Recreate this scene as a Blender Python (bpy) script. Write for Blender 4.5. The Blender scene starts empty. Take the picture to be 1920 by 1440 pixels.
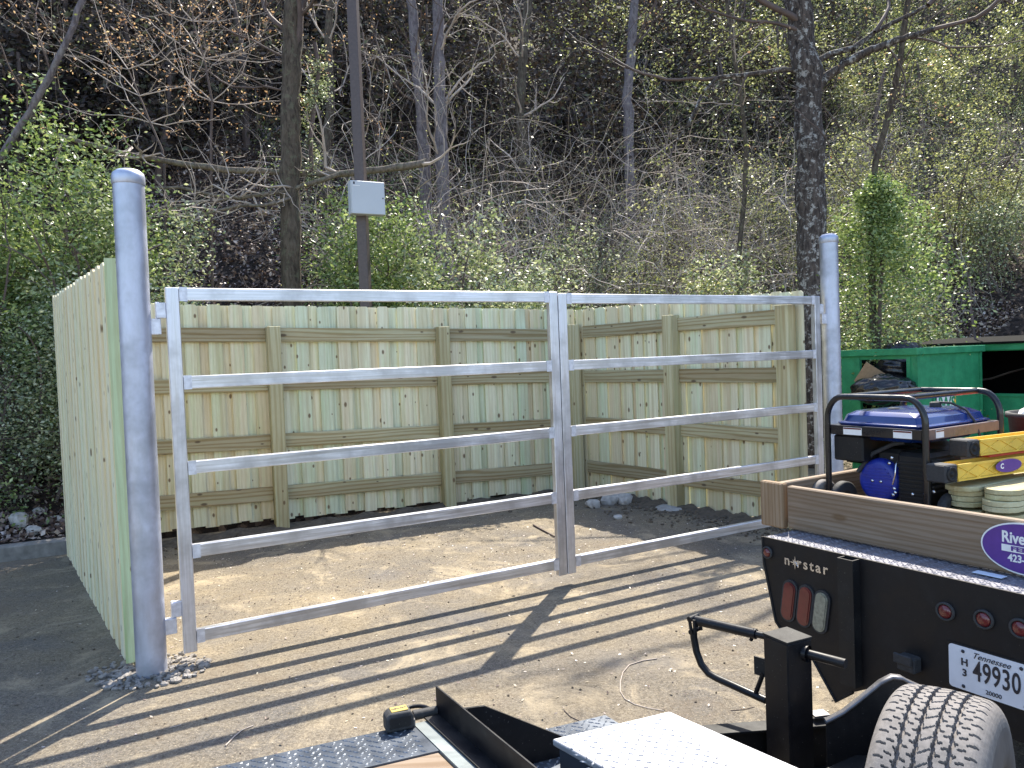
import bpy, math, random
import numpy as np
from math import sin, cos, pi, radians as rad
from mathutils import Vector, Matrix, Euler
random.seed(4)
RS = np.random.RandomState(11)
scn = bpy.context.scene
# ------------------------------------------------------------ camera
FPX, EYE = 1442.0, 1.75
pit, rol = rad(1.87), rad(2.2)
cf = Vector((0, cos(pit), -sin(pit))); r0 = Vector((1, 0, 0)); u0 = r0.cross(cf)
cr = cos(rol)*r0 - sin(rol)*u0; cu = sin(rol)*r0 + cos(rol)*u0
CAM = Vector((0, 0, EYE))
cd = bpy.data.cameras.new('camera'); cam = bpy.data.objects.new('camera', cd)
scn.collection.objects.link(cam)
cd.sensor_width = 36; cd.lens = 36*FPX/1920; cd.clip_end = 400; cd.clip_start = .05
m = Matrix((cr, cu, -cf)).transposed().to_4x4(); m.translation = CAM
cam.matrix_world = m
scn.camera = cam
# ------------------------------------------------------------ sky, sun, exposure
SAZ, SEL = rad(19), rad(53)
w = bpy.data.worlds.new('World'); scn.world = w; w.use_nodes = True
nt = w.node_tree; bg = nt.nodes['Background']
sky = nt.nodes.new('ShaderNodeTexSky'); sky.sky_type = 'NISHITA'; sky.sun_disc = False
sky.sun_elevation = SEL; sky.sun_rotation = SAZ
nt.links.new(sky.outputs[0], bg.inputs[0]); bg.inputs[1].default_value = .15
sd = bpy.data.lights.new('sun', 'SUN'); sd.energy = 4.1; sd.angle = rad(.53); sd.color = (1, .93, .80)
so = bpy.data.objects.new('sun', sd); scn.collection.objects.link(so)
SUN = Vector((sin(SAZ)*cos(SEL), cos(SAZ)*cos(SEL), sin(SEL)))
so.rotation_euler = SUN.to_track_quat('Z', 'Y').to_euler(); so.location = (6, 14, 20)
scn.view_settings.view_transform = 'Standard'; scn.view_settings.look = 'None'
scn.view_settings.exposure = 1.5; scn.view_settings.gamma = 1
scn.render.engine = 'CYCLES'

# ------------------------------------------------------------ measuring helpers (angles taken off the photo)
def ray(x, y): return cf + (x-960)/FPX*cr - (y-720)/FPX*cu
def G(x, y, z=0.):
    d = ray(x, y); return CAM + d*((z-EYE)/d.z)
def W(x, y, Y):
    d = ray(x, y); return CAM + d*(Y/d.y)
def PL(x, y, p, dr):
    n = Vector((-dr.y, dr.x, 0)); d = ray(x, y); return CAM + d*((p-CAM).dot(n)/d.dot(n))
def az(a): return Vector((sin(rad(a)), cos(rad(a)), 0))

# ------------------------------------------------------------ mesh helpers
class MB:
    def __init__(s): s.v = []; s.f = []; s.a = []; s.sm = []
    def add(s, vs, fs, rnd=0., smooth=False):
        o = len(s.v); s.v += [tuple(v) for v in vs]
        for f in fs: s.f.append(tuple(i+o for i in f)); s.a.append(rnd); s.sm.append(smooth)
        return s
    def box(s, x0, x1, y0, y1, z0, z1, rnd=0., M=None, bev=0.):
        if bev > 0: return s.bbox(x0, x1, y0, y1, z0, z1, rnd, M, bev)
        vs = [Vector((x, y, z)) for x in (x0, x1) for y in (y0, y1) for z in (z0, z1)]
        if M: vs = [M @ v for v in vs]
        return s.add(vs, [(0,1,3,2),(4,6,7,5),(0,4,5,1),(2,3,7,6),(0,2,6,4),(1,5,7,3)], rnd)
    def bbox(s, x0, x1, y0, y1, z0, z1, rnd, M, b):
        # chamfered box: 24 vertices
        c = Vector(((x0+x1)/2, (y0+y1)/2, (z0+z1)/2)); h = ((x1-x0)/2, (y1-y0)/2, (z1-z0)/2)
        vs = []; idx = {}
        for sx in (-1, 1):
            for sy in (-1, 1):
                for sz in (-1, 1):
                    sg = (sx, sy, sz)
                    for k in range(3):
                        p = [sg[i]*(h[i]-(0 if i == k else b)) for i in range(3)]
                        idx[(sg, k)] = len(vs); v = c+Vector(p); vs.append(M @ v if M else v)
        fs = []
        for k in range(3):
            i, j = (k+1) % 3, (k+2) % 3
            for sg in (-1, 1):
                q = []
                for a_, b_ in ((-1,-1),(1,-1),(1,1),(-1,1)):
                    t = [0,0,0]; t[k] = sg; t[i] = a_; t[j] = b_; q.append(idx[(tuple(t), k)])
                fs.append(tuple(q if sg > 0 else q[::-1]))
            for a_ in (-1, 1):
                for b_ in (-1, 1):
                    t0 = [0,0,0]; t0[i] = a_; t0[j] = b_; t1 = list(t0); t0[k] = -1; t1[k] = 1
                    t0, t1 = tuple(t0), tuple(t1)
                    q = (idx[(t0, i)], idx[(t1, i)], idx[(t1, j)], idx[(t0, j)])
                    fs.append(q if a_*b_ > 0 else q[::-1])
        for sx in (-1, 1):
            for sy in (-1, 1):
                for sz in (-1, 1):
                    sg = (sx, sy, sz); q = (idx[(sg, 0)], idx[(sg, 1)], idx[(sg, 2)])
                    fs.append(q if sx*sy*sz > 0 else q[::-1])
        return s.add(vs, fs, rnd)
    def tube(s, pts, r, n=10, cap=True, rnd=0., smooth=True):
        pts = [Vector(p) for p in pts]; rr = r if isinstance(r, (list, tuple)) else [r]*len(pts)
        vs = []; ref = None
        for i, p in enumerate(pts):
            t = (pts[min(i+1, len(pts)-1)]-pts[max(i-1, 0)]).normalized()
            if ref is None: ref = t.orthogonal().normalized()
            ref = (ref - t*ref.dot(t)).normalized(); b = t.cross(ref)
            vs += [p + rr[i]*(cos(2*pi*k/n)*ref + sin(2*pi*k/n)*b) for k in range(n)]
        fs = [(i*n+k, i*n+(k+1) % n, (i+1)*n+(k+1) % n, (i+1)*n+k) for i in range(len(pts)-1) for k in range(n)]
        s.add(vs, fs, rnd, smooth)
        if cap:
            s.add(vs[:n], [tuple(range(n))[::-1]], rnd); s.add(vs[-n:], [tuple(range(n))], rnd)
        return s
    def lathe(s, prof, n=32, M=None, rnd=0., smooth=True):   # prof [(r,z)...] about z
        vs = []
        for r, z in prof:
            for k in range(n):
                v = Vector((r*cos(2*pi*k/n), r*sin(2*pi*k/n), z)); vs.append(M @ v if M else v)
        fs = [(i*n+k, i*n+(k+1) % n, (i+1)*n+(k+1) % n, (i+1)*n+k) for i in range(len(prof)-1) for k in range(n)]
        s.add(vs, fs, rnd, smooth)
        return s
    def prism(s, pts, a, b, M=None, rnd=0.):   # outline (x,z) extruded y a..b
        n = len(pts)
        vs = [Vector((x, a, z)) for x, z in pts]+[Vector((x, b, z)) for x, z in pts]
        if M: vs = [M @ v for v in vs]
        return s.add(vs, [tuple(range(n)), tuple(range(2*n-1, n-1, -1))]+[(i, n+i, n+(i+1) % n, (i+1) % n) for i in range(n)], rnd)
    def build(s, name, mat, parent=None, loc=None, M=None, **tags):
        me = bpy.data.meshes.new(name); me.from_pydata(s.v, [], s.f); me.update()
        at = me.attributes.new('rnd', 'FLOAT', 'FACE'); at.data.foreach_set('value', s.a)
        me.polygons.foreach_set('use_smooth', s.sm)
        return link(name, me, mat, parent, loc, M, **tags)
def link(name, me, mat, parent=None, loc=None, M=None, **tags):
    o = bpy.data.objects.new(name, me); scn.collection.objects.link(o)
    if mat is not None and not me.materials:
        for mm in (mat if isinstance(mat, (list, tuple)) else [mat]): me.materials.append(mm)
    if parent: o.parent = parent
    if M is not None: o.matrix_local = M
    elif loc is not None: o.location = loc
    tag(o, **tags); return o
def tag(o, label=None, category=None, group=None, kind=None):
    for k, v in (('label', label), ('category', category), ('group', group), ('kind', kind)):
        if v: o[k] = v
    return o
def thing(name, label, category, loc=(0, 0, 0), rz=0., group=None):
    o = bpy.data.objects.new(name, None); scn.collection.objects.link(o)
    o.location = loc; o.rotation_euler = (0, 0, rz); o.empty_display_size = .1
    return tag(o, label, category, group)
def frame(o, xd, yd=None, zd=None):
    xd = Vector(xd).normalized(); zd = Vector(zd or (0, 0, 1))
    yd = zd.cross(xd).normalized(); zd = xd.cross(yd)
    M = Matrix((xd, yd, zd)).transposed().to_4x4(); M.translation = Vector(o); return M
def arrmesh(name, V, Fc, k, smooth=False, att=None):    # numpy verts, faces of k corners
    me = bpy.data.meshes.new(name); me.vertices.add(len(V)); me.vertices.foreach_set('co', V.astype(np.float32).ravel())
    n = len(Fc); me.loops.add(n*k); me.loops.foreach_set('vertex_index', Fc.astype(np.int32).ravel())
    me.polygons.add(n); me.polygons.foreach_set('loop_start', np.arange(0, n*k, k, dtype=np.int32))
    try: me.polygons.foreach_set('loop_total', np.full(n, k, dtype=np.int32))
    except Exception: pass
    me.polygons.foreach_set('use_smooth', np.full(n, smooth)); me.update(calc_edges=True)
    return me
_tc = {}
def text_mesh(s, size, shear=0., bold=0., depth=0.001, spacing=1.):
    cv = bpy.data.curves.new('t', 'FONT'); cv.body = s; cv.size = size; cv.shear = shear; cv.offset = bold
    cv.extrude = depth; cv.align_x = 'CENTER'; cv.align_y = 'CENTER'; cv.space_character = spacing; cv.resolution_u = 4
    o = bpy.data.objects.new('t', cv); me = bpy.data.meshes.new_from_object(o)
    bpy.data.objects.remove(o); return me

# ------------------------------------------------------------ materials
class NT:
    def __init__(s, name):
        s.m = bpy.data.materials.new(name); s.m.use_nodes = True; s.t = s.m.node_tree; s.t.nodes.clear()
        s.out = s.n('OutputMaterial'); s.b = s.n('BsdfPrincipled'); s.l(s.b.outputs[0], s.out.inputs[0])
    def n(s, ty, **kw):
        o = s.t.nodes.new('ShaderNode'+ty)
        for k, v in kw.items():
            if k in o.inputs: o.inputs[k].default_value = v
            else: setattr(o, k, v)
        return o
    def l(s, a, b): s.t.links.new(a, b)
    def coord(s, kind='Object', scale=(1, 1, 1)):
        tc = s.n('TexCoord'); mp = s.n('Mapping'); mp.inputs['Scale'].default_value = scale
        s.l(tc.outputs[kind], mp.inputs[0]); return mp.outputs[0]
    def noise(s, vec, scale, detail=4, rough=.55, dist=0.):
        o = s.n('TexNoise'); o.inputs['Scale'].default_value = scale; o.inputs['Detail'].default_value = detail
        o.inputs['Roughness'].default_value = rough; o.inputs['Distortion'].default_value = dist
        s.l(vec, o.inputs['Vector']); return o.outputs['Fac']
    def ramp(s, fac, stops, interp='LINEAR'):
        o = s.n('ValToRGB'); e = o.color_ramp.elements; o.color_ramp.interpolation = interp
        while len(e) < len(stops): e.new(.5)
        for q, (p, c) in zip(e, stops):
            q.position = p; q.color = (c, c, c, 1) if isinstance(c, (int, float)) else (*c, 1)
        s.l(fac, o.inputs[0]); return o.outputs[0]
    def mix(s, f, a, b, bt='MIX'):
        o = s.n('Mix'); o.data_type = 'RGBA'; o.blend_type = bt
        for v, i in ((f, 0), (a, 6), (b, 7)):
            if isinstance(v, (int, float)): o.inputs[i].default_value = v if i == 0 else (v, v, v, 1)
            elif isinstance(v, tuple): o.inputs[i].default_value = (*v, 1)
            else: s.l(v, o.inputs[i])
        return o.outputs[2]
    def math(s, op, a, b=0., c=None):
        o = s.n('Math', operation=op)
        for i, v in enumerate((a, b, c)):
            if v is None: continue
            if isinstance(v, (int, float)): o.inputs[i].default_value = v
            else: s.l(v, o.inputs[i])
        return o.outputs[0]
    def bump(s, h, strength=.3, dist=.01, prev=None):
        o = s.n('Bump'); o.inputs['Strength'].default_value = strength; o.inputs['Distance'].default_value = dist
        s.l(h, o.inputs['Height'])
        if prev: s.l(prev, o.inputs['Normal'])
        s.l(o.outputs[0], s.b.inputs['Normal']); return o.outputs[0]
    def col(s, c):
        if isinstance(c, tuple): s.b.inputs['Base Color'].default_value = (*c, 1)
        else: s.l(c, s.b.inputs['Base Color'])
    def set(s, rough=.6, metal=0., spec=.5, coat=0.):
        for k, v in (('Roughness', rough), ('Metallic', metal), ('Specular IOR Level', spec), ('Coat Weight', coat)):
            if isinstance(v, (int, float)): s.b.inputs[k].default_value = v
            else: s.l(v, s.b.inputs[k])
        return s
def simple(name, c, rough=.6, metal=0., spec=.5, coat=0., var=.15, bump=0., sc=30):
    t = NT(name); v = t.coord(); n = t.noise(v, sc, 5)
    lo = tuple(x*(1-var) for x in c); hi = tuple(min(1, x*(1+var)) for x in c)
    t.col(t.ramp(n, [(.3, lo), (.7, hi)])); t.set(rough, metal, spec, coat)
    if bump: t.bump(n, bump, .004)
    return t.m
def attr(t, name='rnd'):
    a = t.n('Attribute'); a.attribute_name = name; return a.outputs['Fac']

def m_wood(name, stops, axis='Z', knots=.5, dark=(.14, .085, .045), grain=.35, rough=.75, wseed=0., green=.4, gsc=1., heart=.6):
    t = NT(name); st = {'Z': (1, 1, .06), 'X': (.06, 1, 1)}[axis]
    rnd = attr(t); oi = t.n('ObjectInfo')
    r = t.math('FRACT', t.math('ADD', rnd, t.math('MULTIPLY', oi.outputs['Random'], 1. if wseed else 0.)))
    tc = t.n('TexCoord'); off = t.n('CombineXYZ')
    o7 = t.math('MULTIPLY', r, 37.)
    for i in range(3): t.l(o7, off.inputs[i])
    add = t.n('VectorMath', operation='ADD'); t.l(tc.outputs['Object'], add.inputs[0]); t.l(off.outputs[0], add.inputs[1])
    mp = t.n('Mapping'); mp.inputs['Scale'].default_value = st; t.l(add.outputs[0], mp.inputs[0]); v = mp.outputs[0]
    base = t.ramp(r, stops)
    big = t.noise(v, 9*gsc, 3, .5, 1.2)
    rings = t.n('TexWave'); rings.wave_type = 'BANDS'; rings.bands_direction = 'X' if axis == 'Z' else 'Z'
    rings.inputs['Scale'].default_value = 7*gsc; rings.inputs['Distortion'].default_value = 9
    rings.inputs['Detail'].default_value = 2; rings.inputs['Detail Scale'].default_value = 1.2; t.l(v, rings.inputs['Vector'])
    fine = t.noise(v, 120, 4, .7)
    g = t.math('MULTIPLY', t.ramp(rings.outputs['Fac'], [(.45, 0.), (.8, 1.)]), grain)
    c = t.mix(g, base, t.mix(1., base, (.74, .66, .54), 'MULTIPLY'))
    hw = t.noise(v, 5.5*gsc, 2, .5, .8)
    c = t.mix(t.math('MULTIPLY', t.ramp(hw, [(.47, 0.), (.56, 1.)]), heart), c, t.mix(1., c, (.80, .72, .64), 'MULTIPLY'))
    c = t.mix(t.math('MULTIPLY', t.ramp(big, [(.5, 0.), (.75, 1.)]), green), c, t.mix(1., c, (.76, .93, .72), 'MULTIPLY'))
    c = t.mix(t.math('MULTIPLY', t.ramp(fine, [(.35, 0.), (.65, 1.)]), .4), c, t.mix(1., c, (.72, .66, .55), 'MULTIPLY'))
    if knots:
        mk = t.n('Mapping'); mk.inputs['Scale'].default_value = (7.5, 4.2, 1) if axis == 'Z' else (3., 7, 1)
        sx = t.n('SeparateXYZ'); t.l(add.outputs[0], sx.inputs[0]); cx = t.n('CombineXYZ')
        t.l(sx.outputs[0], cx.inputs[0]); t.l(sx.outputs[2], cx.inputs[1]); t.l(cx.outputs[0], mk.inputs[0])
        vo = t.n('TexVoronoi'); vo.voronoi_dimensions = '2D'; vo.feature = 'F1'; vo.inputs['Scale'].default_value = 1.; t.l(mk.outputs[0], vo.inputs['Vector'])
        sel = t.n('SeparateColor'); t.l(vo.outputs['Color'], sel.inputs[0])
        on = t.math('GREATER_THAN', sel.outputs[0], 1-knots)
        sz_ = t.math('MULTIPLY_ADD', sel.outputs[1], .10, .05)
        k = t.math('MULTIPLY', t.ramp(t.math('DIVIDE', vo.outputs['Distance'], sz_), [(.55, 1.), (1., 0.)]), on)
        halo = t.math('MULTIPLY', t.ramp(t.math('DIVIDE', vo.outputs['Distance'], sz_), [(.1, .45), (.9, 0.)]), on)
        c = t.mix(halo, c, (.30, .2, .1)); c = t.mix(t.math('MULTIPLY', k, .85), c, dark)
    t.col(c); t.set(rough, 0, .3); t.bump(t.math('ADD', fine, rings.outputs['Fac']), .25, .002); return t.m

def m_leaf(name, stops, trans=.34, rough=.42, dens=None):
    t = NT(name); g = t.n('NewGeometry')
    c = t.ramp(g.outputs['Random Per Island'], stops)
    t.col(c); t.set(rough, 0, .6)
    tr = t.n('BsdfTranslucent'); c2 = t.mix(1., c, (1.08, 1.08, .78), 'MULTIPLY'); t.l(c2, tr.inputs[0])
    mx = t.n('MixShader'); mx.inputs[0].default_value = trans
    t.l(t.b.outputs[0], mx.inputs[1]); t.l(tr.outputs[0], mx.inputs[2]); t.l(mx.outputs[0], t.out.inputs[0]); return t.m

# asphalt / concrete under tan dust
def mk_ground():
    t = NT('dusty_asphalt'); v = t.coord()
    big = t.noise(v, .55, 4, .6, .6); mid = t.noise(v, 3.2, 5, .65); fine = t.noise(v, 60, 4, .7); grit = t.noise(v, 220, 2, .6)
    dust = t.ramp(big, [(.36, (.135, .124, .112)), (.5, (.212, .178, .130)), (.66, (.305, .25, .168))])
    c = t.mix(t.ramp(mid, [(.35, 0.), (.7, .6)]), dust, (.17, .155, .14))
    f2 = t.noise(v, 28, 6, .8); c = t.mix(t.ramp(f2, [(.34, .75), (.56, 0.)]), c, t.mix(1., c, (.40, .37, .36), 'MULTIPLY')); c = t.mix(t.ramp(fine, [(.36, .7), (.55, 0.)]), c, t.mix(1., c, (.42, .4, .38), 'MULTIPLY')); c = t.mix(t.ramp(t.noise(v, 90, 3, .7), [(.56, 0.), (.66, .55)]), c, (.46, .38, .26))
    c = t.mix(t.ramp(grit, [(.58, 0.), (.72, .6)]), c, (.48, .41, .30))
    vo = t.n('TexVoronoi'); vo.feature = 'DISTANCE_TO_EDGE'; vo.inputs['Scale'].default_value = .42
    wv = t.n('Mix'); wv.data_type = 'VECTOR'; wv.inputs[0].default_value = .12; t.l(v, wv.inputs[4])
    nz = t.n('TexNoise'); nz.inputs['Scale'].default_value = 3; t.l(v, nz.inputs['Vector']); t.l(nz.outputs['Color'], wv.inputs[5])
    t.l(wv.outputs[1], vo.inputs['Vector'])
    cr_ = t.math('MULTIPLY', t.ramp(vo.outputs['Distance'], [(0., .4), (.006, 0.)]), t.ramp(big, [(.5, 0.), (.6, .6)]))
    c = t.mix(cr_, c, (.09, .08, .07))
    pb_ = t.noise(v, 2.1, 6, .7, 1.); c = t.mix(t.ramp(pb_, [(.52, 0.), (.66, .55)]), c, (.42, .345, .235)); c = t.mix(t.ramp(pb_, [(.30, .5), (.42, 0.)]), c, (.15, .115, .08))
    # damp oily greyer patches
    st = t.noise(v, 1.3, 3, .5); c = t.mix(t.ramp(st, [(.56, 0.), (.72, .5)]), c, (.13, .125, .125))
    t.col(c); t.set(.9, 0, .2); t.bump(t.math('ADD', fine, t.math('MULTIPLY', grit, .5)), .7, .010); return t.m
def mk_litter():
    t = NT('leaf_mould'); v = t.coord()
    vo = t.n('TexVoronoi'); vo.inputs['Scale'].default_value = 14; t.l(v, vo.inputs['Vector'])
    s = t.n('SeparateColor'); t.l(vo.outputs['Color'], s.inputs[0])
    c = t.ramp(s.outputs[0], [(.0, (.015, .011, .010)), (.5, (.034, .024, .02)), (.85, (.065, .046, .038)), (1., (.14, .105, .085))])
    big = t.noise(v, .35, 4); c = t.mix(t.ramp(big, [(.4, 0.), (.65, .7)]), c, (.014, .012, .010))
    t.col(c); t.set(.9, 0, .15); t.bump(t.noise(v, 12, 4), .8, .05); return t.m
def mk_bark(name, a, b, lich=(.3, .32, .27), amt=.5):
    t = NT(name); v = t.coord('Object', (1, 1, .25)); n = t.noise(v, 26, 5, .65, .6)
    c = t.ramp(n, [(.35, a), (.65, b)])
    sp = t.noise(t.coord(), 11, 6, .75); c = t.mix(t.ramp(sp, [(.53, 0.), (.60, amt)]), c, lich)
    t.col(c); t.set(.9, 0, .2); t.bump(n, .9, .03); return t.m
def mk_metal(name, c, rough, scratch=(1, 1, 1), metal=1., var=.25, sc=8, pink=False):
    t = NT(name); v = t.coord('Object', scratch); n = t.noise(v, sc, 6, .65); f = t.noise(t.coord(), 3.2, 4, .6)
    lo = tuple(x*(1-var) for x in c); hi = tuple(min(1., x*(1+var*.6)) for x in c)
    cc = t.ramp(n, [(.32, lo), (.68, hi)])
    cc = t.mix(t.ramp(f, [(.46, 0.), (.62, .75)]), cc, tuple(x*.6 for x in c))
    t.col(cc); t.set(t.ramp(n, [(.3, max(.05, rough-.1)), (.7, rough+.12)]), metal, .5); t.bump(n, .06, .002); return t.m
def mk_black(name, c=(.005, .005, .007), rough=.3, dust=.22, coat=0.):
    t = NT(name); v = t.coord(); n = t.noise(v, 9, 6, .7); f = t.noise(v, 160, 2, .5)
    cc = t.mix(t.ramp(n, [(.5, 0.), (.8, dust)]), c, (.09, .075, .06))
    cc = t.mix(t.ramp(f, [(.7, 0.), (.76, dust)]), cc, (.35, .33, .3))
    t.col(cc); t.set(t.ramp(n, [(.35, rough), (.75, min(1, rough+.35))]), 0, .3, coat); t.bump(n, .05, .003); return t.m

CREAM = [(0., (.72, .74, .54)), (.2, (.86, .79, .58)), (.4, (.64, .70, .52)), (.6, (.90, .87, .66)), (.8, (.73, .65, .46)), (1., (.82, .80, .60))]
M = dict(
 ground=mk_ground(), litter=mk_litter(),
 picket=m_wood('new_treated_pine', CREAM, 'Z', .42, green=.6, grain=.3, heart=.6),
 picket_out=m_wood('new_treated_pine_outer', [(0., (.74, .74, .54)), (.5, (.80, .78, .59)), (1., (.84, .77, .55))], 'Z', .4, green=.4, grain=.35, heart=.4),
 endgreen=m_wood('green_end_board', [(0., (.56, .68, .44)), (1., (.60, .70, .46))], 'Z', .2, green=1., heart=.3),
 rail=m_wood('treated_rail', [(0., (.48, .42, .27)), (.5, (.34, .30, .20)), (1., (.52, .475, .31))], 'X', .5, grain=1., wseed=1., green=.3, dark=(.10, .07, .045)),
 post=m_wood('treated_post', [(0., (.58, .54, .35)), (.5, (.50, .47, .30)), (1., (.60, .56, .38))], 'Z', .3, grain=.6, wseed=1., green=.35),
 oldwood=m_wood('weathered_board', [(0., (.25, .19, .14)), (1., (.28, .215, .16))], 'X', .25, grain=.6, green=0., wseed=1., gsc=2.2),
 oldwoodz=m_wood('weathered_block', [(0., (.26, .185, .12)), (1., (.29, .21, .14))], 'Z', .1, grain=.7, green=0., wseed=1., gsc=2.),
 board=m_wood('stacked_picket_wood', [(0., (.52, .49, .29)), (.5, (.60, .57, .36)), (1., (.46, .42, .25))], 'X', .1, grain=.4, green=.3),
 galv=mk_metal('galvanised_steel', (.54, .57, .67), .5, (1, 1, .35), .75, .22, 9),
 alu=mk_metal('brushed_aluminium', (.68, .69, .74), .38, (.03, 1, 1), .85, .38, 70),
 aluz=mk_metal('brushed_aluminium_upright', (.66, .67, .73), .38, (1, 1, .04), .85, .25, 60),
 weld=simple('weld_burnished', (.66, .67, .73), .5, .7, var=.2),
 lidalu=mk_metal('dusty_aluminium_lid', (.46, .46, .48), .5, (1, 1, 1), .3, .3, 22),
 black=mk_black('black_paint'), blackm=mk_black('dull_black_paint', (.010, .010, .011), .45, .3),
 truckblack=mk_black('truck_tail_black', (.008, .007, .008), .45, .22),
 bump=mk_metal('worn_lozenge', (.17, .19, .22), .35, (1, 1, 1), .4, .4, 30),
 treadplate=mk_metal('worn_tread_plate', (.085, .10, .125), .36, (1, 1, 1), .3, .45, 7),
 steelplate=mk_metal('worn_smooth_plate', (.22, .25, .25), .4, (.3, 1, 1), .05, .4, 9),
 deck=mk_metal('bed_tread_plate', (.20, .20, .24), .45, (1, 1, 1), .3, .5, 60),
 bronze=simple('bronze_pole_paint', (.075, .055, .052), .5, var=.15),
 boxgrey=simple('light_grey_enamel', (.46, .49, .53), .4, var=.04, sc=3),
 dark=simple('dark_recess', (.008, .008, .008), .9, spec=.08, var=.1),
 dgreen=None, rubber=simple('black_rubber', (.03, .03, .032), .75, var=.3, bump=.2, sc=80),
 tyre=simple('dusty_sunlit_rubber', (.17, .155, .145), .85, var=.22, bump=.3, sc=60),
 tyredark=simple('tyre_sidewall', (.12, .107, .10), .8, var=.25, sc=12),
 red=simple('red_lens', (.11, .010, .012), .3, var=.2, coat=.5), clear=simple('clear_lens', (.22, .22, .17), .25, var=.3, sc=60),
 white=simple('white_paint', (.75, .75, .75), .5, var=.05), plate=simple('plate_white', (.66, .68, .74), .4, var=.08, sc=9),
 ink=simple('dark_ink', (.02, .02, .03), .5), purple=simple('purple_vinyl', (.09, .03, .23), .45, var=.1),
 blue=simple('blue_tank_paint', (.008, .03, .17), .22, spec=.6, coat=.6, var=.25, sc=5),
 bluep=simple('blue_plastic', (.015, .03, .28), .38, var=.15), black_gl=mk_black('black_frame_gloss', (.01, .01, .012), .2, .2, .4),
 brown=simple('brown_plate', (.14, .10, .095), .4, var=.15), chrome=simple('zinc_bolt', (.7, .7, .72), .25, 1.),
 yellow=simple('yellow_plastic', (.72, .47, .06), .5, var=.14, sc=14), redp=simple('red_plastic', (.55, .06, .03), .5),
 bag=simple('black_bag_film', (.012, .012, .015), .22, var=.3, bump=.5, sc=22), cardboard=simple('cardboard', (.30, .21, .13), .85),
 rock=simple('pale_rock', (.40, .38, .36), .9, var=.35, bump=.6, sc=14), gravel=simple('grey_gravel', (.23, .21, .19), .9, var=.5, sc=20),
 kerb=simple('kerb_concrete', (.2, .19, .18), .9, var=.3, bump=.4, sc=12), tapeY=simple('yellow_tape_label', (.42, .30, .07), .5, var=.1),
 steelgrey=simple('bare_steel', (.16, .155, .16), .45, .6, var=.3), paper=simple('pale_blue_sheet', (.55, .65, .8), .5, var=.05),
 concrete=simple('post_footing_concrete', (.33, .32, .31), .9, var=.2, sc=20, bump=.4), patch=simple('dark_soil', (.10, .08, .06), .95, var=.4, sc=20, bump=.6),
 bark_a=mk_bark('mossy_brown_bark', (.045, .035, .028), (.13, .105, .082), (.16, .17, .11), .4),
 bark_b=mk_bark('lichened_bark', (.022, .018, .017), (.11, .09, .08), (.40, .39, .37), .8),
 bark_c=mk_bark('grey_purple_bark', (.10, .085, .09), (.22, .19, .20), (.3, .3, .27), .3),
 twig=simple('pale_dead_twig', (.40, .335, .29), .8, var=.35, sc=4), twigd=simple('brown_twig', (.095, .068, .06), .8, var=.35, sc=4),
 log=mk_bark('fallen_log_bark', (.085, .07, .055), (.21, .175, .14), (.2, .22, .14), .4),
 leaf_s=m_leaf('spring_green_leaves', [(0., (.07, .12, .035)), (.5, (.20, .28, .09)), (1., (.48, .55, .27))]),
 leaf_d=m_leaf('ivy_leaves', [(0., (.045, .085, .03)), (.6, (.12, .19, .06)), (1., (.32, .40, .17))], .35),
 leaf_y=m_leaf('yellow_green_leaves', [(0., (.13, .15, .06)), (.6, (.26, .28, .12)), (1., (.54, .53, .31))], .4),
 leaf_p=m_leaf('pale_hedge_leaves', [(0., (.08, .11, .05)), (.5, (.22, .27, .14)), (1., (.62, .64, .46))]),  # top stop raised so bright sun speckles sit in the leaf colour
 leaf_e=m_leaf('evergreen_leaves', [(0., (.026, .019, .020)), (.7, (.062, .047, .044)), (1., (.085, .095, .05))], .15, .85),
 bud=m_leaf('orange_buds', [(0., (.24, .12, .08)), (.6, (.42, .27, .18)), (1., (.60, .47, .36))], .5),
 paleleaf=m_leaf('pale_chips', [(0., (.35, .28, .18)), (1., (.62, .55, .42))], .1),
 dead=m_leaf('dead_leaves', [(0., (.06, .035, .03)), (.5, (.17, .115, .10)), (.8, (.30, .235, .20)), (1., (.70, .60, .56))], .1),
)
def mk_dump():
    t = NT('scuffed_green_paint'); v = t.coord(); n = t.noise(v, 5, 6, .7); f = t.noise(v, 22, 5, .7)
    c = t.ramp(n, [(.35, (.018, .19, .085)), (.65, (.035, .29, .13))])
    c = t.mix(t.ramp(f, [(.6, 0.), (.75, .5)]), c, (.10, .30, .19)); c = t.mix(t.ramp(f, [(.3, .7), (.38, 0.)]), c, (.06, .05, .035))
    t.col(c); t.set(.5, 0, .4); t.bump(n, .2, .01); return t.m
M['dgreen'] = mk_dump()

# ------------------------------------------------------------ terrain
FOOT = Vector((-4.37, 7.48, 0)); FN = Vector((-.441, .897, 0)); FD = Vector((.897, .441, 0))
_ph = [(RS.uniform(.15, .9), RS.uniform(.15, .9), RS.uniform(0, 6.28)) for _ in range(7)]
def hillz(x, y):
    x = np.asarray(x, float); y = np.asarray(y, float)
    q = (x-FOOT.x)*FN.x + (y-FOOT.y)*FN.y
    q3 = x*.602+y*.799-14.2
    d_ = q-q3; q = np.where(np.abs(d_) > 3, np.maximum(q, q3), (q+q3)/2+(d_*d_+9)/12)
    b = sum(np.sin(x*a+y*c+p)*.16 for a, c, p in _ph)
    k = np.clip((q-.22)/.05, 0, 1)
    z = k*.14 + np.clip(q-.3, 0, .9)*.22 + np.clip(q-1.2, 0, 60)*.76
    return z + np.clip((q-.5)/2.5, 0, 1)*b
def hz(x, y): return float(hillz(x, y))
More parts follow.
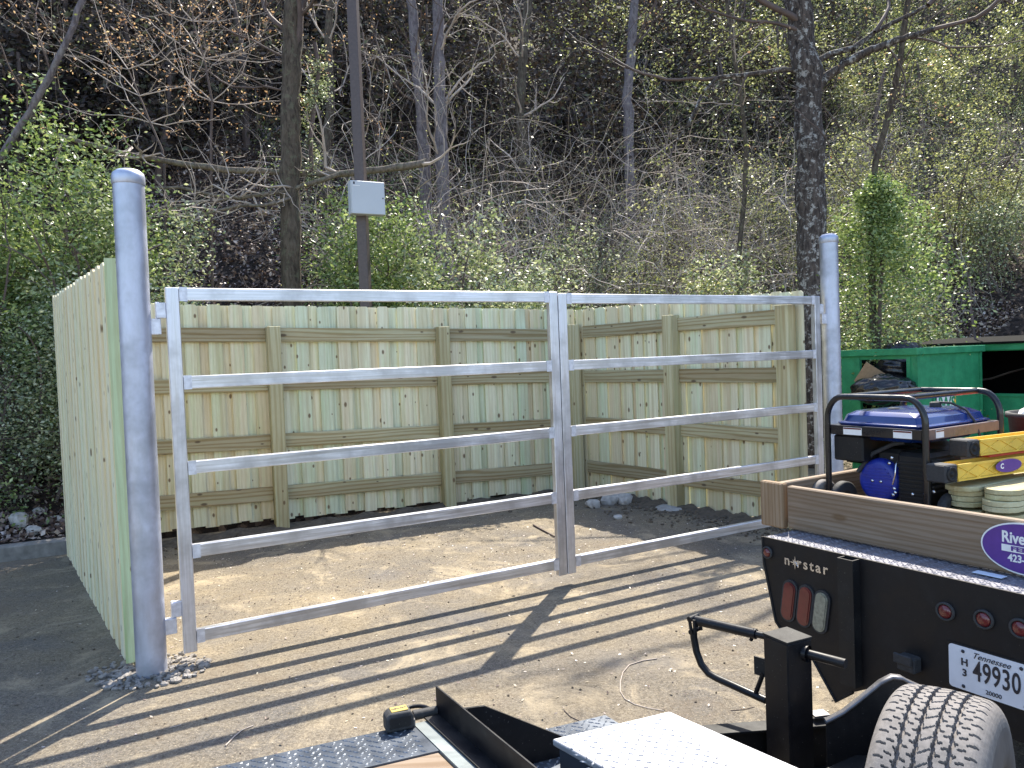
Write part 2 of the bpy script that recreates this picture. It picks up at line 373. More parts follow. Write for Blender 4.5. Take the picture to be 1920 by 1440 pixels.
def mk_terrain():
    # one sheet: flat yard joins the wooded bank
    xs = np.arange(-44, 60.1, .45); us = np.concatenate([np.arange(-40, -6, 1.), np.arange(-6, .2, .4), [.22, .27, .3], np.arange(.5, 62, .5)])
    A, B = np.meshgrid(xs, us, indexing='ij')
    X = FOOT.x+FD.x*A+FN.x*B; Y = FOOT.y+FD.y*A+FN.y*B; Z = hillz(X, Y); Z = np.where(Z < .02, -.05, Z)
    V = np.stack([X, Y, Z], -1).reshape(-1, 3); nu = len(us); i, j = np.meshgrid(np.arange(len(xs)-1), np.arange(0, nu-1), indexing='ij')
    a = (i*nu+j).ravel(); F = np.stack([a, a+nu, a+nu+1, a+1], -1)
    me = arrmesh('hillside', V, F, 4, True); link('hillside', me, M['litter'], kind='structure')
    g = MB(); n = 80
    P_ = [(-90, -60), (90, -60), (90, 90), (-90, 90)]
    g.add([Vector((x, y, 0)) for x, y in P_], [(0, 1, 2, 3)]); g.build('ground', M['ground'], kind='structure')
mk_terrain()
# kerb along the foot of the bank, left of the enclosure
kM = frame(FOOT+FN*.06, FD)
k = MB(); k.box(-9, -.02, 0, .15, -.05, .145, bev=.015); kb = k.build('kerb', M['kerb'], M=kM, kind='structure')

# ------------------------------------------------------------ fences
def picket_panel(name, Mx, L, ztop0, ztop1, z0a, z0b, parent, mat, ear=True, seed=1, step=.222, flip=1):
    rn = random.Random(seed); b = MB(); x = 0.; i = 0
    def pk(x0, wd, y0, y1, rnd):
        x1 = min(x0+wd, L); xm = (x0+x1)/2/L; zt = ztop0+(ztop1-ztop0)*xm+rn.uniform(-.008, .008); zb = z0a+(z0b-z0a)*xm+rn.uniform(-.02, .02)
        e = .022
        b.prism([(x0, zb), (x1, zb), (x1, zt-e), (x1-e, zt), (x0+e, zt), (x0, zt-e)], y0, y1, rnd=rnd)
    gaps = []
    while x < L-.05:                                    # near layer, then the far boards over the gaps
        g = step-.138+rn.uniform(-.022, .022)
        pk(x, .138, .0, .016, rn.random()); gaps.append(x+.138+g/2-.069); x += .138+g
    for x in gaps:
        if x < L-.08: pk(x, .138, .026+rn.uniform(0, .003), .043, rn.random())
    return b.build(name, mat, parent, M=Mx)
def lumber(parent, name, p, q, w_, t_, mat, nrm, bev=.004):   # board from p to q, w_ high, t_ thick towards nrm
    p, q = Vector(p), Vector(q); d = q-p; L = d.length
    Mx = frame(p, d); b = MB(); yy = Mx.to_3x3() @ Vector((0, 1, 0)); s = 1 if yy.dot(nrm) > 0 else -1
    y0, y1 = (0, t_) if s > 0 else (-t_, 0)
    b.box(0, L, y0, y1, -w_/2, w_/2, bev=bev); return b.build(name, mat, parent, M=parent.matrix_basis.inverted() @ Mx)
def wpost(parent, x, y, z0, z1, d, s=.14, mat=None):
    Mx = frame((x, y, 0), d); b = MB()
    b.box(-s/2, s/2, -s/2, s/2, z0, z1, bev=.006); return b.build('post', mat or M['post'], parent, M=parent.matrix_basis.inverted() @ Mx)

CLB = Vector((-4.37, 7.48, 0)); CRB = Vector((.86, 10.05, 0))
LF0 = Vector((-2.33, 4.58, 0)); RF0 = Vector((2.80, 7.37, 0))
ZR = [(2.05, .15), (1.52, .15), (.90, .15), (.33, .15)]
bd = (CRB-CLB).normalized(); bn = Vector((bd.y, -bd.x, 0))          # inward (towards the gate)
def pspot(x, c, d, nrm, off):      # intersection of the sight line to column x with a fence line
    p = PL(x, 800, c+nrm*off, d); return (p-(c+nrm*off)).dot(d)
# back fence
t = thing('wooden_fence', 'long back wall of pale treated pickets facing the gate with posts and four rails inside', 'fence', CLB)
L = (CRB-CLB).length
picket_panel('picket_panel', frame((0, 0, 0), bd), L, 2.46, 2.36, .14, .02, t, M['picket'], seed=3)
posts = [pspot(x, CLB, bd, bn, .1) for x in (521, 838)]
t0s = [.16]+posts+[L-.16]
def fence_rails(parent, c, d, nrm, marks, lefts, zs, dz0=0., dz1=0., L_=1.):
    for a, b_ in zip(marks[:-1], marks[1:]):
        for (z, h) in zs:
            za, zb = z+dz0+(dz1-dz0)*a/L_, z+dz0+(dz1-dz0)*b_/L_
            lumber(parent, 'rail', c+nrm*.001+d*(a+.071)+Vector((0, 0, za)), c+nrm*.001+d*(b_-.071)+Vector((0, 0, zb)), h, .038, M['rail'], nrm)
bpos = [-.05]+posts+[L-.17]
fence_rails(t, CLB, bd, bn, bpos, 0, ZR, .1, -.02, L)
for s_ in posts: wpost(t, *(CLB+bd*s_+bn*.072).xy, 0, 2.13+.1*(1-s_/L), bd)
p = CLB+bd*(L-.1)+bn*.072; wpost(t, p.x, p.y, 0, 2.16, bd)
# right fence (inside face seen)
rd = (RF0-CRB).normalized(); rn_ = Vector((rd.y, -rd.x, 0)); Lr = (RF0-CRB).length
if rn_.x > 0: rn_ = -rn_
t = thing('wooden_fence', 'right side wall of pickets running from the back corner to the post beside the generator', 'fence', CRB)
fr = frame((0, 0, 0), rd); yy = fr.to_3x3() @ Vector((0, 1, 0))
fr2 = fr @ Matrix.Translation((0, 0, 0)) if yy.dot(rn_) < 0 else frame(RF0-CRB, -rd)
picket_panel('picket_panel', fr2, Lr, 2.30 if yy.dot(rn_) > 0 else 2.36, 2.36 if yy.dot(rn_) > 0 else 2.30, .0, .02, t, M['picket'], seed=8)
rp = [pspot(x, CRB, rd, rn_, .1) for x in (1260,)]+[Lr-.14]
fence_rails(t, CRB, rd, rn_, [.1]+rp, 0, [(2.06, .15), (1.49, .15), (.89, .15), (.33, .15)], 0, 0, Lr)
for s_ in rp: wpost(t, *(CRB+rd*s_+rn_*.072).xy, 0, 2.17, rd)
# left fence (outer face seen)
ld = (CLB-LF0).normalized(); ln = Vector((ld.y, -ld.x, 0)); Ll = (CLB-LF0).length
if ln.x < 0: ln = -ln                                             # inward = towards +x
t = thing('wooden_fence', 'left side wall of greenish pickets beside the tall grey pipe post', 'fence', LF0)
fr = frame((0, 0, 0), ld); yy = fr.to_3x3() @ Vector((0, 1, 0))
if yy.dot(ln) < 0: picket_panel('picket_panel', fr, Ll, 2.43, 2.52, -.02, .0, t, M['picket_out'], seed=5)
else: picket_panel('picket_panel', frame(CLB-LF0, -ld), Ll, 2.52, 2.43, .0, -.02, t, M['picket_out'], seed=5)
for (z, h) in ZR:
    lumber(t, 'rail', LF0+ln*.003+ld*.02+Vector((0, 0, z)), LF0+ln*.003+ld*(Ll-.04)+Vector((0, 0, z+.08)), h, .038, M['rail'], ln)
for s_ in (1.75, 3.4): wpost(t, *(LF0+ld*s_+ln*.08).xy, 0, 2.2, ld)
b = MB(); b.box(-.07, .07, .002, .02, .03, 2.43); b.build('end_board', M['endgreen'], t, M=t.matrix_basis.inverted() @ frame(LF0+Vector((.04, -.035, 0)), az(60)))

# ------------------------------------------------------------ gate posts and gate leaves
GP = Vector((-2.163, 4.432, 0)); GD = az(60.24); GN = Vector((GD.y, -GD.x, 0))
def pipe_post(p, h, label, lean=0.):
    t = thing('steel_post', label, 'post', p); t.rotation_euler = (0, lean, 0)
    b = MB(); b.lathe([(.084, -.02), (.084, h)], 40); b.build('pipe', M['galv'], t)
    b = MB(); b.lathe([(.0862, h-.045), (.0885, h-.04), (.0885, h), (.083, h+.02), (.06, h+.038), (.03, h+.046), (.0001, h+.048)], 40); b.build('cap', M['galv'], t)
    return t
pipe_post(GP, 2.87, 'tall grey galvanised pipe post at the near left end of the gate', .006)
RP = GP+GD*6.06
pipe_post(RP, 2.79, 'grey galvanised pipe post right of the gate, behind the generator', 0)
def gate_leaf(s0, s1, zt, zb, label, hinge_s, pinkish=False):
    t = thing('metal_gate', label, 'gate', GP+GD*s0, rad(90-60.24), group='swing gate leaves')
    Lg = s1-s0; w_ = .075
    for x in (0, Lg-w_):
        b = MB(); b.box(x, x+w_, -.025, .025, zb-.045, zt+.04, bev=.004); b.build('stile', M['aluz'], t)
    zs = [zt, 1.685, 1.178, .68, zb+.045]
    for i, z in enumerate(zs):
        b = MB(); h = .0375
        b.box(w_+.001, Lg-w_-.001, -.024, .024, z-h, z+h, bev=.004); b.build('rail', M['alu'], t)
        b = MB()
        for x in (w_, Lg-w_-.045):
            b = MB(); b.box(x, x+.045, -.0262, -.0252, z-h-.004, z+h+.004); b.build('weld', M['weld'], t)
    for z in (2.03, .27):
        b = MB(); sg = -1 if hinge_s < 0 else 1; x0 = 0 if hinge_s < 0 else Lg
        xa, xb = (x0-.055, x0) if sg < 0 else (x0, x0+.055)
        b.box(xa, xb, -.022, .02, z+.035, z+.125, bev=.003)
        xa, xb = (x0-.10, x0-.03) if sg < 0 else (x0+.03, x0+.10)
        b.box(xa, xb, -.022, .02, z-.06, z+.032, bev=.003)
        b.tube([(x0+sg*.045, 0, z-.06), (x0+sg*.045, 0, z+.13)], .012, 8); b.build('hinge', M['weld'], t)
    return t
gate_leaf(.175, 2.905, 2.205, .125, 'left aluminium gate leaf with five rails, hinged on the near post', -1)
gate_leaf(2.912, 5.885, 2.195, .125, 'right aluminium gate leaf with five rails, far end behind the generator', 1)
# ring of broken gravel round the near post
def pebbles(name, pts, sizes, mat, **tags):
    V = []; F = []; rs = np.random.RandomState(5)
    ico = [(0,0,1),(.89,0,.45),(.28,.85,.45),(-.72,.53,.45),(-.72,-.53,.45),(.28,-.85,.45),(.72,.53,-.45),(-.28,.85,-.45),(-.89,0,-.45),(-.28,-.85,-.45),(.72,-.53,-.45),(0,0,-1)]
    fc = [(0,1,2),(0,2,3),(0,3,4),(0,4,5),(0,5,1),(1,6,2),(2,7,3),(3,8,4),(4,9,5),(5,10,1),(6,7,2),(7,8,3),(8,9,4),(9,10,5),(10,6,1),(11,7,6),(11,8,7),(11,9,8),(11,10,9),(11,6,10)]
    ic = np.array(ico); fc = np.array(fc)
    for i, (p, s_) in enumerate(zip(pts, sizes)):
        q = ic*(1+rs.uniform(-.3, .3, (12, 1)))*s_*rs.uniform(.6, 1.3, 3); a = rs.uniform(0, 6.3)
        R_ = np.array([[cos(a), -sin(a), 0], [sin(a), cos(a), 0], [0, 0, 1]])
        V.append(q @ R_.T*np.array([1, 1, .75])+np.array(p)); F.append(fc+12*i)
    me = arrmesh(name, np.concatenate(V), np.concatenate(F), 3); return link(name, me, mat, **tags)
pts = []; sz = []
for i in range(420):
    a = random.uniform(0, 6.28); r_ = random.uniform(.07, .30)**1.0
    x = GP.x+cos(a)*r_*1.15-.03; y = GP.y+sin(a)*r_*.9+.03; s_ = random.uniform(.006, .022); pts.append((x, y, s_*.4)); sz.append(s_)
pebbles('gravel', pts, sz, M['gravel'], label='loose grey gravel round the foot of the near pipe post', category='gravel', kind='stuff')
# dirt, grit and little stones over the yard
pts = []; sz = []
for i in range(2600):
    x = random.uniform(-5, 6); y = random.uniform(1.5, 10.5)
    s_ = random.choice((.002, .003, .003, .004, .005, .008)); pts.append((x, y, s_*.3)); sz.append(s_)
for i in range(900):                                    # mulchy strip inside the back and right fences
    s0 = random.uniform(.0, L); o = abs(random.gauss(0, .22)); p = CLB+bd*s0+bn*(.12+o)
    s_ = random.uniform(.006, .022); pts.append((p.x, p.y, s_*.3)); sz.append(s_)
for i in range(700):
    s0 = random.uniform(.0, Lr); o = abs(random.gauss(0, .3)); p = CRB+rd*s0+rn_*(.1+o)
    s_ = random.uniform(.006, .022); pts.append((p.x, p.y, s_*.3)); sz.append(s_)
pebbles('grit', pts, sz, M['patch'], label='scattered grit and dark crumbs over the dusty asphalt', category='grit', kind='stuff')
# dark soil strip (thin heap with real relief) inside the fences
def soil(a, d, nrm, L_, name, label, wd):
    b = MB(); n = 60; rows = 7; vs = []
    for i in range(n+1):
        wv = wd*(.75+.35*sin(i*.7)+.2*sin(i*1.9+1))
        for j in range(rows+1):
            f = j/rows; h = .045*(1-f)**1.3*(1+.5*sin(i*1.3+j))+(.002 if j < rows else -.004)
            p = a+d*(L_*i/n)+nrm*(.0+wv*f); vs.append(Vector((p.x, p.y, h)))
    fs = [(i*(rows+1)+j, (i+1)*(rows+1)+j, (i+1)*(rows+1)+j+1, i*(rows+1)+j+1) for i in range(n) for j in range(rows)]
    b.add(vs, fs, 0, True); b.build(name, M['patch'], label=label, category='soil', kind='stuff')
soil(CLB+bn*.03, bd, bn, L, 'soil', 'dark crumbly soil along the foot of the back fence', .42)
soil(CRB+rn_*.03, rd, rn_, Lr*.86, 'soil', 'dark soil along the foot of the right fence', .34)
def rock(p, s_, label, seed, mat='rock', flat=.7, group=None):
    rs = np.random.RandomState(seed); import bmesh
    bm = bmesh.new(); bmesh.ops.create_icosphere(bm, subdivisions=2, radius=1)
    st = Vector((1, rs.uniform(.6, 1), flat)); ks = [(Vector(rs.normal(size=3)).normalized(), rs.uniform(.55, .85)) for _ in range(9)]
    for v in bm.verts:
        for n_, d_ in ks:
            e = v.co.dot(n_)-d_
            if e > 0: v.co -= n_*e
        v.co = Vector((v.co.x*st.x, v.co.y*st.y, v.co.z*st.z))*s_
    me = bpy.data.meshes.new('rock'); bm.to_mesh(me); bm.free()
    return link('rock', me, M[mat], loc=Vector(p)+Vector((0, 0, s_*flat*.45)), label=label, category='rock', group=group)
for i, (x, y, s_, lab) in enumerate([(1113, 951, .11, 'left of three pale rocks in the soil by the right fence'), (1148, 944, .15, 'middle and largest of three pale rocks by the right fence'),
        (1172, 944, .13, 'right of three pale rocks by the right fence, leaning on the middle one'), (1157, 973, .06, 'small pale stone lying in front of the three rocks by the right fence')]):
    rock(G(x, y), s_, lab, 20+i)
for i, (x, y, Y, s_, lab) in enumerate([(38, 998, 7.9, .14, 'large pale rock on the leaf litter left of the fence'), (62, 1015, 7.7, .10, 'flat pale rock just behind the kerb, left of the fence'),
        (73, 973, 8.3, .07, 'small white stone on the bank above the flat rock'), (35, 918, 9.0, .09, 'white stone highest on the leafy bank at the left'), (106, 982, 8.1, .06, 'white stone close against the left fence')]):
    p = W(x, y, Y); z_ = hz(p.x, p.y); rock((p.x, p.y, z_), s_, lab, 40+i)
b = MB(); b.lathe([(.2, .0), (.2, .012), (.15, .03), (.0001, .035)], 20); p = CRB+rd*rp[0]+rn_*.12
b.build('post_footing', M['concrete'], loc=p, label='round grey concrete footing at the middle post of the right fence', category='footing')
#@@PART2
# ------------------------------------------------------------ flatbed truck (rear seen)
ZD = .92
TA = G(1430, 1005, ZD); TU = az(149); TV = az(59)          # TU across the tail (towards us), TV forward
def TS(x, y, off=0.):
    p = PL(x, y, TA+TV*off, TU); return ((p-TA).dot(TU), p.z)
TM = frame((TA.x, TA.y, 0), TU)                              # local x across, y forward, z up
if (TM.to_3x3() @ Vector((0, 1, 0))).dot(TV) < 0: raise SystemExit('frame')
truck = thing('flatbed_truck', 'black flatbed truck seen from its tail, carrying the generator', 'truck', (TA.x, TA.y, 0), rad(90-149))
BW = 2.35
b = MB(); b.box(.0, BW, .012, 4.2, ZD-.07, ZD-.004, bev=.004); b.build('bed', M['deck'], truck)
# lip with lozenges on the bed rear
def lozenges(x0, x1, y0, y1, z, st, ln_, M_=None, keep=None):
    b = MB(); r_ = 0; y = y0
    while y < y1:
        x = x0+(st/2 if r_ % 2 else 0); c = r_
        while x < x1:
            if keep is None or keep(x, y):
                a = rad(45) if (c % 2) else rad(-45); ux, uy = cos(a), sin(a); h = ln_/2; w_ = ln_*.17
                vs = [Vector((x-ux*h, y-uy*h, z)), Vector((x+uy*w_, y-ux*w_, z)), Vector((x+ux*h, y+uy*h, z)), Vector((x-uy*w_, y+ux*w_, z)),
                      Vector((x-ux*h*.45, y-uy*h*.45, z+.0022)), Vector((x+ux*h*.45, y+uy*h*.45, z+.0022))]
                if M_: vs = [M_ @ v for v in vs]
                b.add(vs, [(0, 1, 4), (1, 5, 4), (1, 2, 5), (2, 3, 5), (3, 4, 5), (3, 0, 4)], 0, False)
            x += st; c += 1
        y += st*.5; r_ += 1
    return b
lozenges(.01, 1.3, .02, .30, ZD-.0035, .028, .02).build('tread_pattern', M['deck'], truck)
tail = [TS(1430, 1009), TS(1433, 1055), TS(1455, 1165), TS(1488, 1215), TS(1525, 1237), TS(1568, 1316), TS(1600, 1298)]
tail = [(max(0, s), z) for s, z in tail]
tail[0] = (0, ZD-.002)
out = tail+[(.56, .44), (.9, .42), (BW-.56, .44), (BW-.38, .33), (BW-.267, .469), (BW-.063, .565), (BW-.002, .8), (BW, ZD-.002)]
b = MB(); b.prism(out, 0, .01); pn = b.build('tail_panel', M['truckblack'], truck)
b = MB(); b.tube([(s, -.001, z) for s, z in out[:7]], .006, 6); b.build('panel_edge', M['truckblack'], truck)
# vertical stake tube and down-turned wing
s0, _ = TS(1583, 1053); s1, _ = TS(1612, 1053)
for a_ in (s0, BW-s1):
    b = MB(); x0, x1 = a_, a_+(s1-s0); y0, y1 = -.045, -.001; tz = .006
    b.box(x0, x1, y0, y0+tz, .41, ZD-.006); b.box(x0, x0+tz, y0+tz+.0005, y1, .41, ZD-.006); b.box(x1-tz, x1, y0+tz+.0005, y1, .41, ZD-.006)
    b.build('stake_pocket', M['blackm'], truck)
# lights
def disc(parent, name, s, z, r_, mat, ring=True, y=-.003):
    Mx = Matrix.Translation((s, y, z)) @ Matrix.Rotation(rad(90), 4, 'X')
    b = MB(); b.lathe([(r_, 0), (r_*.96, .006), (r_*.7, .011), (r_*.3, .014), (.0001, .0145)], 28, Mx); o = b.build(name, mat, parent)
    if ring:
        b = MB(); b.lathe([(r_*1.35, 0), (r_*1.33, .008), (r_*1.05, .009), (r_*1.0, .002)], 28, Mx); b.build('grommet', M['rubber'], o)
for (x, y) in ((1438, 1035),): s, z = TS(x, y); disc(truck, 'marker_light', max(.028, s), z, .02, M['red'])
for (x, y) in ((1774, 1146), (1846, 1161), (1914, 1178)): s, z = TS(x, y); disc(truck, 'marker_light', s, z, .025, M['red'])
def pill(parent, name, s, z, hw, hh, tilt, mat):
    Mx = Matrix.Translation((s, 0, z)) @ Matrix.Rotation(tilt, 4, 'Y')
    def ol(k, n=10):
        pts = []
        for i in range(n+1): a = pi*i/n; pts.append((hw*k*cos(a), hh-hw+hw*k*sin(a)))
        for i in range(n+1): a = pi+pi*i/n; pts.append((hw*k*cos(a), -(hh-hw)+hw*k*sin(a)))
        return pts
    b = MB(); b.prism(ol(1.), -.013, -.002, Mx); b.prism(ol(.8), -.016, -.0135, Mx); o = b.build(name, mat, parent)
    b = MB(); b.prism(ol(1.32), -.008, -.0006, Mx); b.build('grommet', M['rubber'], o)
s_, z_ = TS(1480, 1128)
for i, (x, y, mt) in enumerate(((1481, 1126, 'red'), (1511, 1136, 'red'), (1541, 1147, 'clear'))):
    s, z = TS(x, y); pill(truck, 'tail_light', s, z, .029, .084, rad(9), M[mt])
def put_text(txt, size, s, z, mat, parent, name, y=-.002, sx=1., shear=0., bold=0., tilt=0., sp=1.):
    me = text_mesh(txt, size, shear, bold, .0008, sp)
    Mx = Matrix.Translation((s, y, z)) @ Matrix.Rotation(tilt, 4, 'Y') @ Matrix.Rotation(rad(90), 4, 'X') @ Matrix.Diagonal((sx, 1, 1, 1))
    return link(name, me, mat, parent, M=Mx)
s, z = TS(1511, 1059); put_text('n rstar', .060, s, z, M['chrome'], truck, 'lettering', y=-.003, sp=1.3, bold=.0012, sx=1.0)
b = MB(); cx_, cz_ = TS(1492, 1055)
for a in range(8):                                          # compass-like star in place of the o
    aa = a*pi/4; r1 = .03 if a % 2 == 0 else .017
    b.prism([(cx_+.005*cos(aa+1.57), cz_+.005*sin(aa+1.57)), (cx_+r1*cos(aa), cz_+r1*sin(aa)), (cx_+.005*cos(aa-1.57), cz_+.005*sin(aa-1.57))], -.004-.0003*a, -.002)
b.build('star_emblem', M['chrome'], truck)
# licence plate
sp_, zp = TS(1787, 1207); sb, zb = TS(1775, 1280); ps = (sp_+sb)/2; pz = (zp+zb)/2; pw, ph = .305, .1524
b = MB(); n = 6; rr = .012
pl_ = [(cx+rr*cos(a0+i*pi/2/n), cz+rr*sin(a0+i*pi/2/n)) for cx, cz, a0 in ((pw-rr, ph/2-rr, 0), (rr, ph/2-rr, pi/2), (rr, -ph/2+rr, pi), (pw-rr, -ph/2+rr, 1.5*pi)) for i in range(n+1)]
b.prism(pl_, -.006, -.0042); lp = b.build('licence_plate', M['plate'], truck, loc=(ps, 0, pz))
b = MB(); b.box(-.006, pw+.006, -.0035, -.001, -ph/2-.006, ph/2+.006); b.build('plate_bracket', M['blackm'], lp)
pt = lambda txt, sz_, x, z, mt='ink', **k: put_text(txt, sz_, x, z, M[mt], lp, 'lettering', y=-.0072, **k)
pt('49930', .098, .160, .002, sx=.60, bold=.0012, sp=1.06); pt('H', .034, .055, .022, bold=.001); pt('3', .034, .055, -.015, bold=.001)
pt('Tennessee', .029, .142, .056, shear=.45, sx=1.0); pt('20000', .021, .150, -.058); pt('10', .016, .283, .05)
b = MB()
for x, z in ((.05, .06), (.238, .06), (.05, -.063), (.25, -.063)):
    b.lathe([(.0065, 0), (.005, .003), (.0001, .0035)], 12, Matrix.Translation((x, -.0065, z)) @ Matrix.Rotation(rad(90), 4, 'X'))
b.build('plate_bolt', M['ink'], lp)
# trailer plug and pintle plate, chassis, axle, tyres
s, z = TS(1712, 1240)
b = MB(); b.box(s-.035, s+.035, -.05, -.001, z-.03, z+.028, bev=.006); b.box(s-.04, s+.03, -.062, -.051, z-.0, z+.036, bev=.003); b.build('trailer_socket', M['rubber'], truck)
b = MB()
for x in (.72, BW-.82): b.box(x, x+.1, .02, 4.3, .52, .84)
b.box(.06, BW-.06, .1, .2, .76, .845); b.box(.06, BW-.06, 1.4, 1.5, .76, .845); b.box(.2, BW-.2, 1.02, 1.14, .42, .52)
b.build('chassis', M['blackm'], truck)
def wheel(parent, name, c, R_, wd, axis, ins=.55, mat=None, rim='steelgrey'):
    zd = Vector(axis).normalized(); xd = zd.orthogonal().normalized(); yd = zd.cross(xd)
    Mx = Matrix((xd, yd, zd)).transposed().to_4x4(); Mx.translation = Vector(c); h = wd/2
    b = MB(); b.lathe([(R_*ins, -h*.8), (R_*.8, -h), (R_*.93, -h*.9), (R_, -h*.65), (R_, h*.65), (R_*.93, h*.9), (R_*.8, h), (R_*ins, h*.8)], 40, Mx)
    o = b.build(name, mat or M['rubber'], parent)
    b = MB(); b.lathe([(R_*ins, h*.8), (R_*ins*.9, h*.5), (R_*.2, h*.3), (.0001, h*.35)], 30, Mx)
    b.lathe([(R_*ins, -h*.8), (R_*ins*.9, -h*.5), (R_*.2, -h*.3), (.0001, -h*.35)], 30, Mx); b.build('rim', M[rim], o); return o
for x in (.25, .5, BW-.5, BW-.25): wheel(truck, 'tyre', (x, 1.3, .4), .4, .22, (1, 0, 0))
# wooden sideboards on the bed (a thing bolted on: part of truck)
def TSb(x, y, off): return TS(x, y, off)
yb = .19
sa, za = TS(1475, 925, yb); _, zb0 = TS(1475, 1000, yb)
zt = ZD+.197
b = MB(); b.box(0, 2.1, 0, .038, -.0975, .0975, bev=.005); board = b.build('rear_sideboard', M['oldwood'], truck, loc=(sa+.001, yb, ZD+.101))
sl, _ = TS(1427, 960, yb)
b = MB(); b.box(-.066, .066, -.012, .026, -.105, .105, bev=.006); b.build('corner_block', M['oldwoodz'], truck, loc=((sl+sa)/2-.004, yb, ZD+.104))
b = MB(); b.box(0, 3.4, -.038, 0, -.0975, .0975, bev=.005)
o = b.build('side_sideboard', M['oldwood'], truck, M=Matrix.Translation((sl+.045, yb+.04, ZD+.101)) @ Matrix.Rotation(rad(90), 4, 'Z'))
# oval sign on the board
so_, zo = TS(1838, 1031, yb-.004); oc = so_+.152
b = MB(); ov = lambda a, c: [(a*cos(2*pi*i/48), c*sin(2*pi*i/48)) for i in range(48)]
b.prism(ov(.15, .092), -.002, 0); sg = b.build('oval_sign', M['white'], truck, loc=(oc, yb-.001, ZD+.10))
b = MB(); b.prism(ov(.144, .0865), -.0035, -.0022); b.build('sign_field', M['purple'], sg)
put_text('RiverCity', .056, .008, .034, M['white'], sg, 'lettering', y=-.0045, sx=.80, bold=.0014)
b = MB(); b.box(-.078, .095, -.0046, -.0037, -.016, .008); b.build('banner', M['white'], sg)
put_text('FENCE', .022, .008, -.004, M['purple'], sg, 'lettering', y=-.0056, sx=1.7, bold=.0008)
put_text('423-894', .036, -.006, -.038, M['white'], sg, 'lettering', y=-.0045, sx=.86, bold=.001)
# loose sheet on the lip under the sign
p_ = G(1855, 1078, ZD)
b = MB(); b.box(-.05, .05, -.02, .02, 0, .0015); b.build('paper_sheet', M['paper'], M=frame((p_.x, p_.y, ZD+.0015), TU), label='small pale blue sheet lying on the truck bed edge below the oval sign', category='sheet')

# ------------------------------------------------------------ generator on the bed
GC = Vector((1.754, 3.268, 1.036)); gen = thing('generator', 'portable generator with blue fuel tank and black tube frame standing on the truck bed', 'generator', GC, rad(90-149))
gen.scale = (.86, .86, .86)
gw, gl, gh = .56, .70, .555        # local: x = -gw..0 (away left), y = 0..gl forward
b = MB()
def hoop(y, z0=-.10):
    r_ = .07; pts = []
    pts.append((-gw, y, z0)); pts.append((-gw, y, gh-.13))
    for i in range(1, 7): a = i/7*pi/2; pts.append((-gw+.10*(1-cos(a)), y, gh-.13+.13*sin(a)))
    pts.append((-gw+.11, y, gh)); pts.append((-.11, y, gh))
    for i in range(1, 7): a = i/7*pi/2; pts.append((-.10+.10*sin(a), y, gh-.13+.13*cos(a)))
    pts += [(0, y, gh-.13), (0, y, z0)]; return pts
for y in (0, gl): b.tube(hoop(y), .0165, 12)
for x in (-gw+.12, -.12): b.tube([(x, 0, gh), (x, gl, gh)], .0165, 12)
for x in (-gw, 0): b.tube([(x, 0, -.06), (x, gl, -.06)], .0165, 12)
for y in (.0, gl, .3): b.tube([(-gw, y, -.06), (0, y, -.06)], .0145, 12)
b.build('tube_frame', M['black_gl'], gen)
b = MB(); zt = .345
for (xa, xb, ya, yb_) in ((-gw+.02, -.02, .0, .02), (-gw+.02, -.02, gl-.02, gl)): b.box(xa, xb, ya-.0, yb_, zt, zt+.052, bev=.002)
b.box(-gw-.002, -gw+.012, .0, gl, zt, zt+.052, bev=.002); b.box(-gw+.015, -.015, .022, gl-.022, zt+.04, zt+.05); b.build('tank_tray', M['black_gl'], gen)
b = MB(); b.box(-.012, .004, .018, gl-.018, zt, zt+.052, bev=.002); b.build('rating_strip', M['brown'], gen)
# tank: bevelled loft
def loft(levels):
    b = MB(); vs = []; n = 0
    for z, mx, my, ch in levels:
        x0, x1, y0, y1 = -gw+mx, -mx, my, gl-my
        q = [(x0+ch, y0), (x1-ch, y0), (x1, y0+ch), (x1, y1-ch), (x1-ch, y1), (x0+ch, y1), (x0, y1-ch), (x0, y0+ch)]
        vs += [Vector((x, y, z)) for x, y in q]
    k = len(levels)
    fs = [(i*8+j, i*8+(j+1) % 8, (i+1)*8+(j+1) % 8, (i+1)*8+j) for i in range(k-1) for j in range(8)]
    fs.append(tuple(range((k-1)*8, k*8))); fs.append(tuple(range(8))[::-1]); b.add(vs, fs, 0, False); return b
tk = loft([(zt-.03, .09, .10, .05), (zt+.02, .045, .05, .04), (zt+.055, .03, .035, .03), (zt+.058, .022, .03, .03), (zt+.066, .022, .03, .03), (zt+.07, .04, .05, .035), (zt+.105, .05, .06, .04), (zt+.126, .085, .09, .05), (zt+.134, .14, .15, .05)]).build('fuel_tank', M['blue'], gen)
bv = tk.modifiers.new('b', 'BEVEL'); bv.width = .006; bv.segments = 3; bv.limit_method = 'ANGLE'; bv.angle_limit = rad(12)
for f in tk.data.polygons: f.use_smooth = True
b = MB(); b.lathe([(.03, zt+.132), (.03, zt+.155), (.024, zt+.162), (.0001, zt+.162)], 18, Matrix.Translation((-.2, gl*.62, 0))); b.build('fuel_cap', M['rubber'], gen)
b = MB(); b.lathe([(.03, 0), (.028, .006), (.0001, .008)], 18, Matrix.Translation((-.3, gl*.3, zt+.134))); b.build('fuel_gauge', M['rubber'], gen)
b = MB(); b.tube([(-.2, gl*.62, zt+.16), (-.12, gl*.63, zt+.158), (-.05, gl*.66, zt+.12), (-.015, gl*.68, zt+.06), (.012, gl*.68, zt-.02), (.005, gl*.66, zt-.12)], .0065, 8); b.build('hose', M['rubber'], gen)
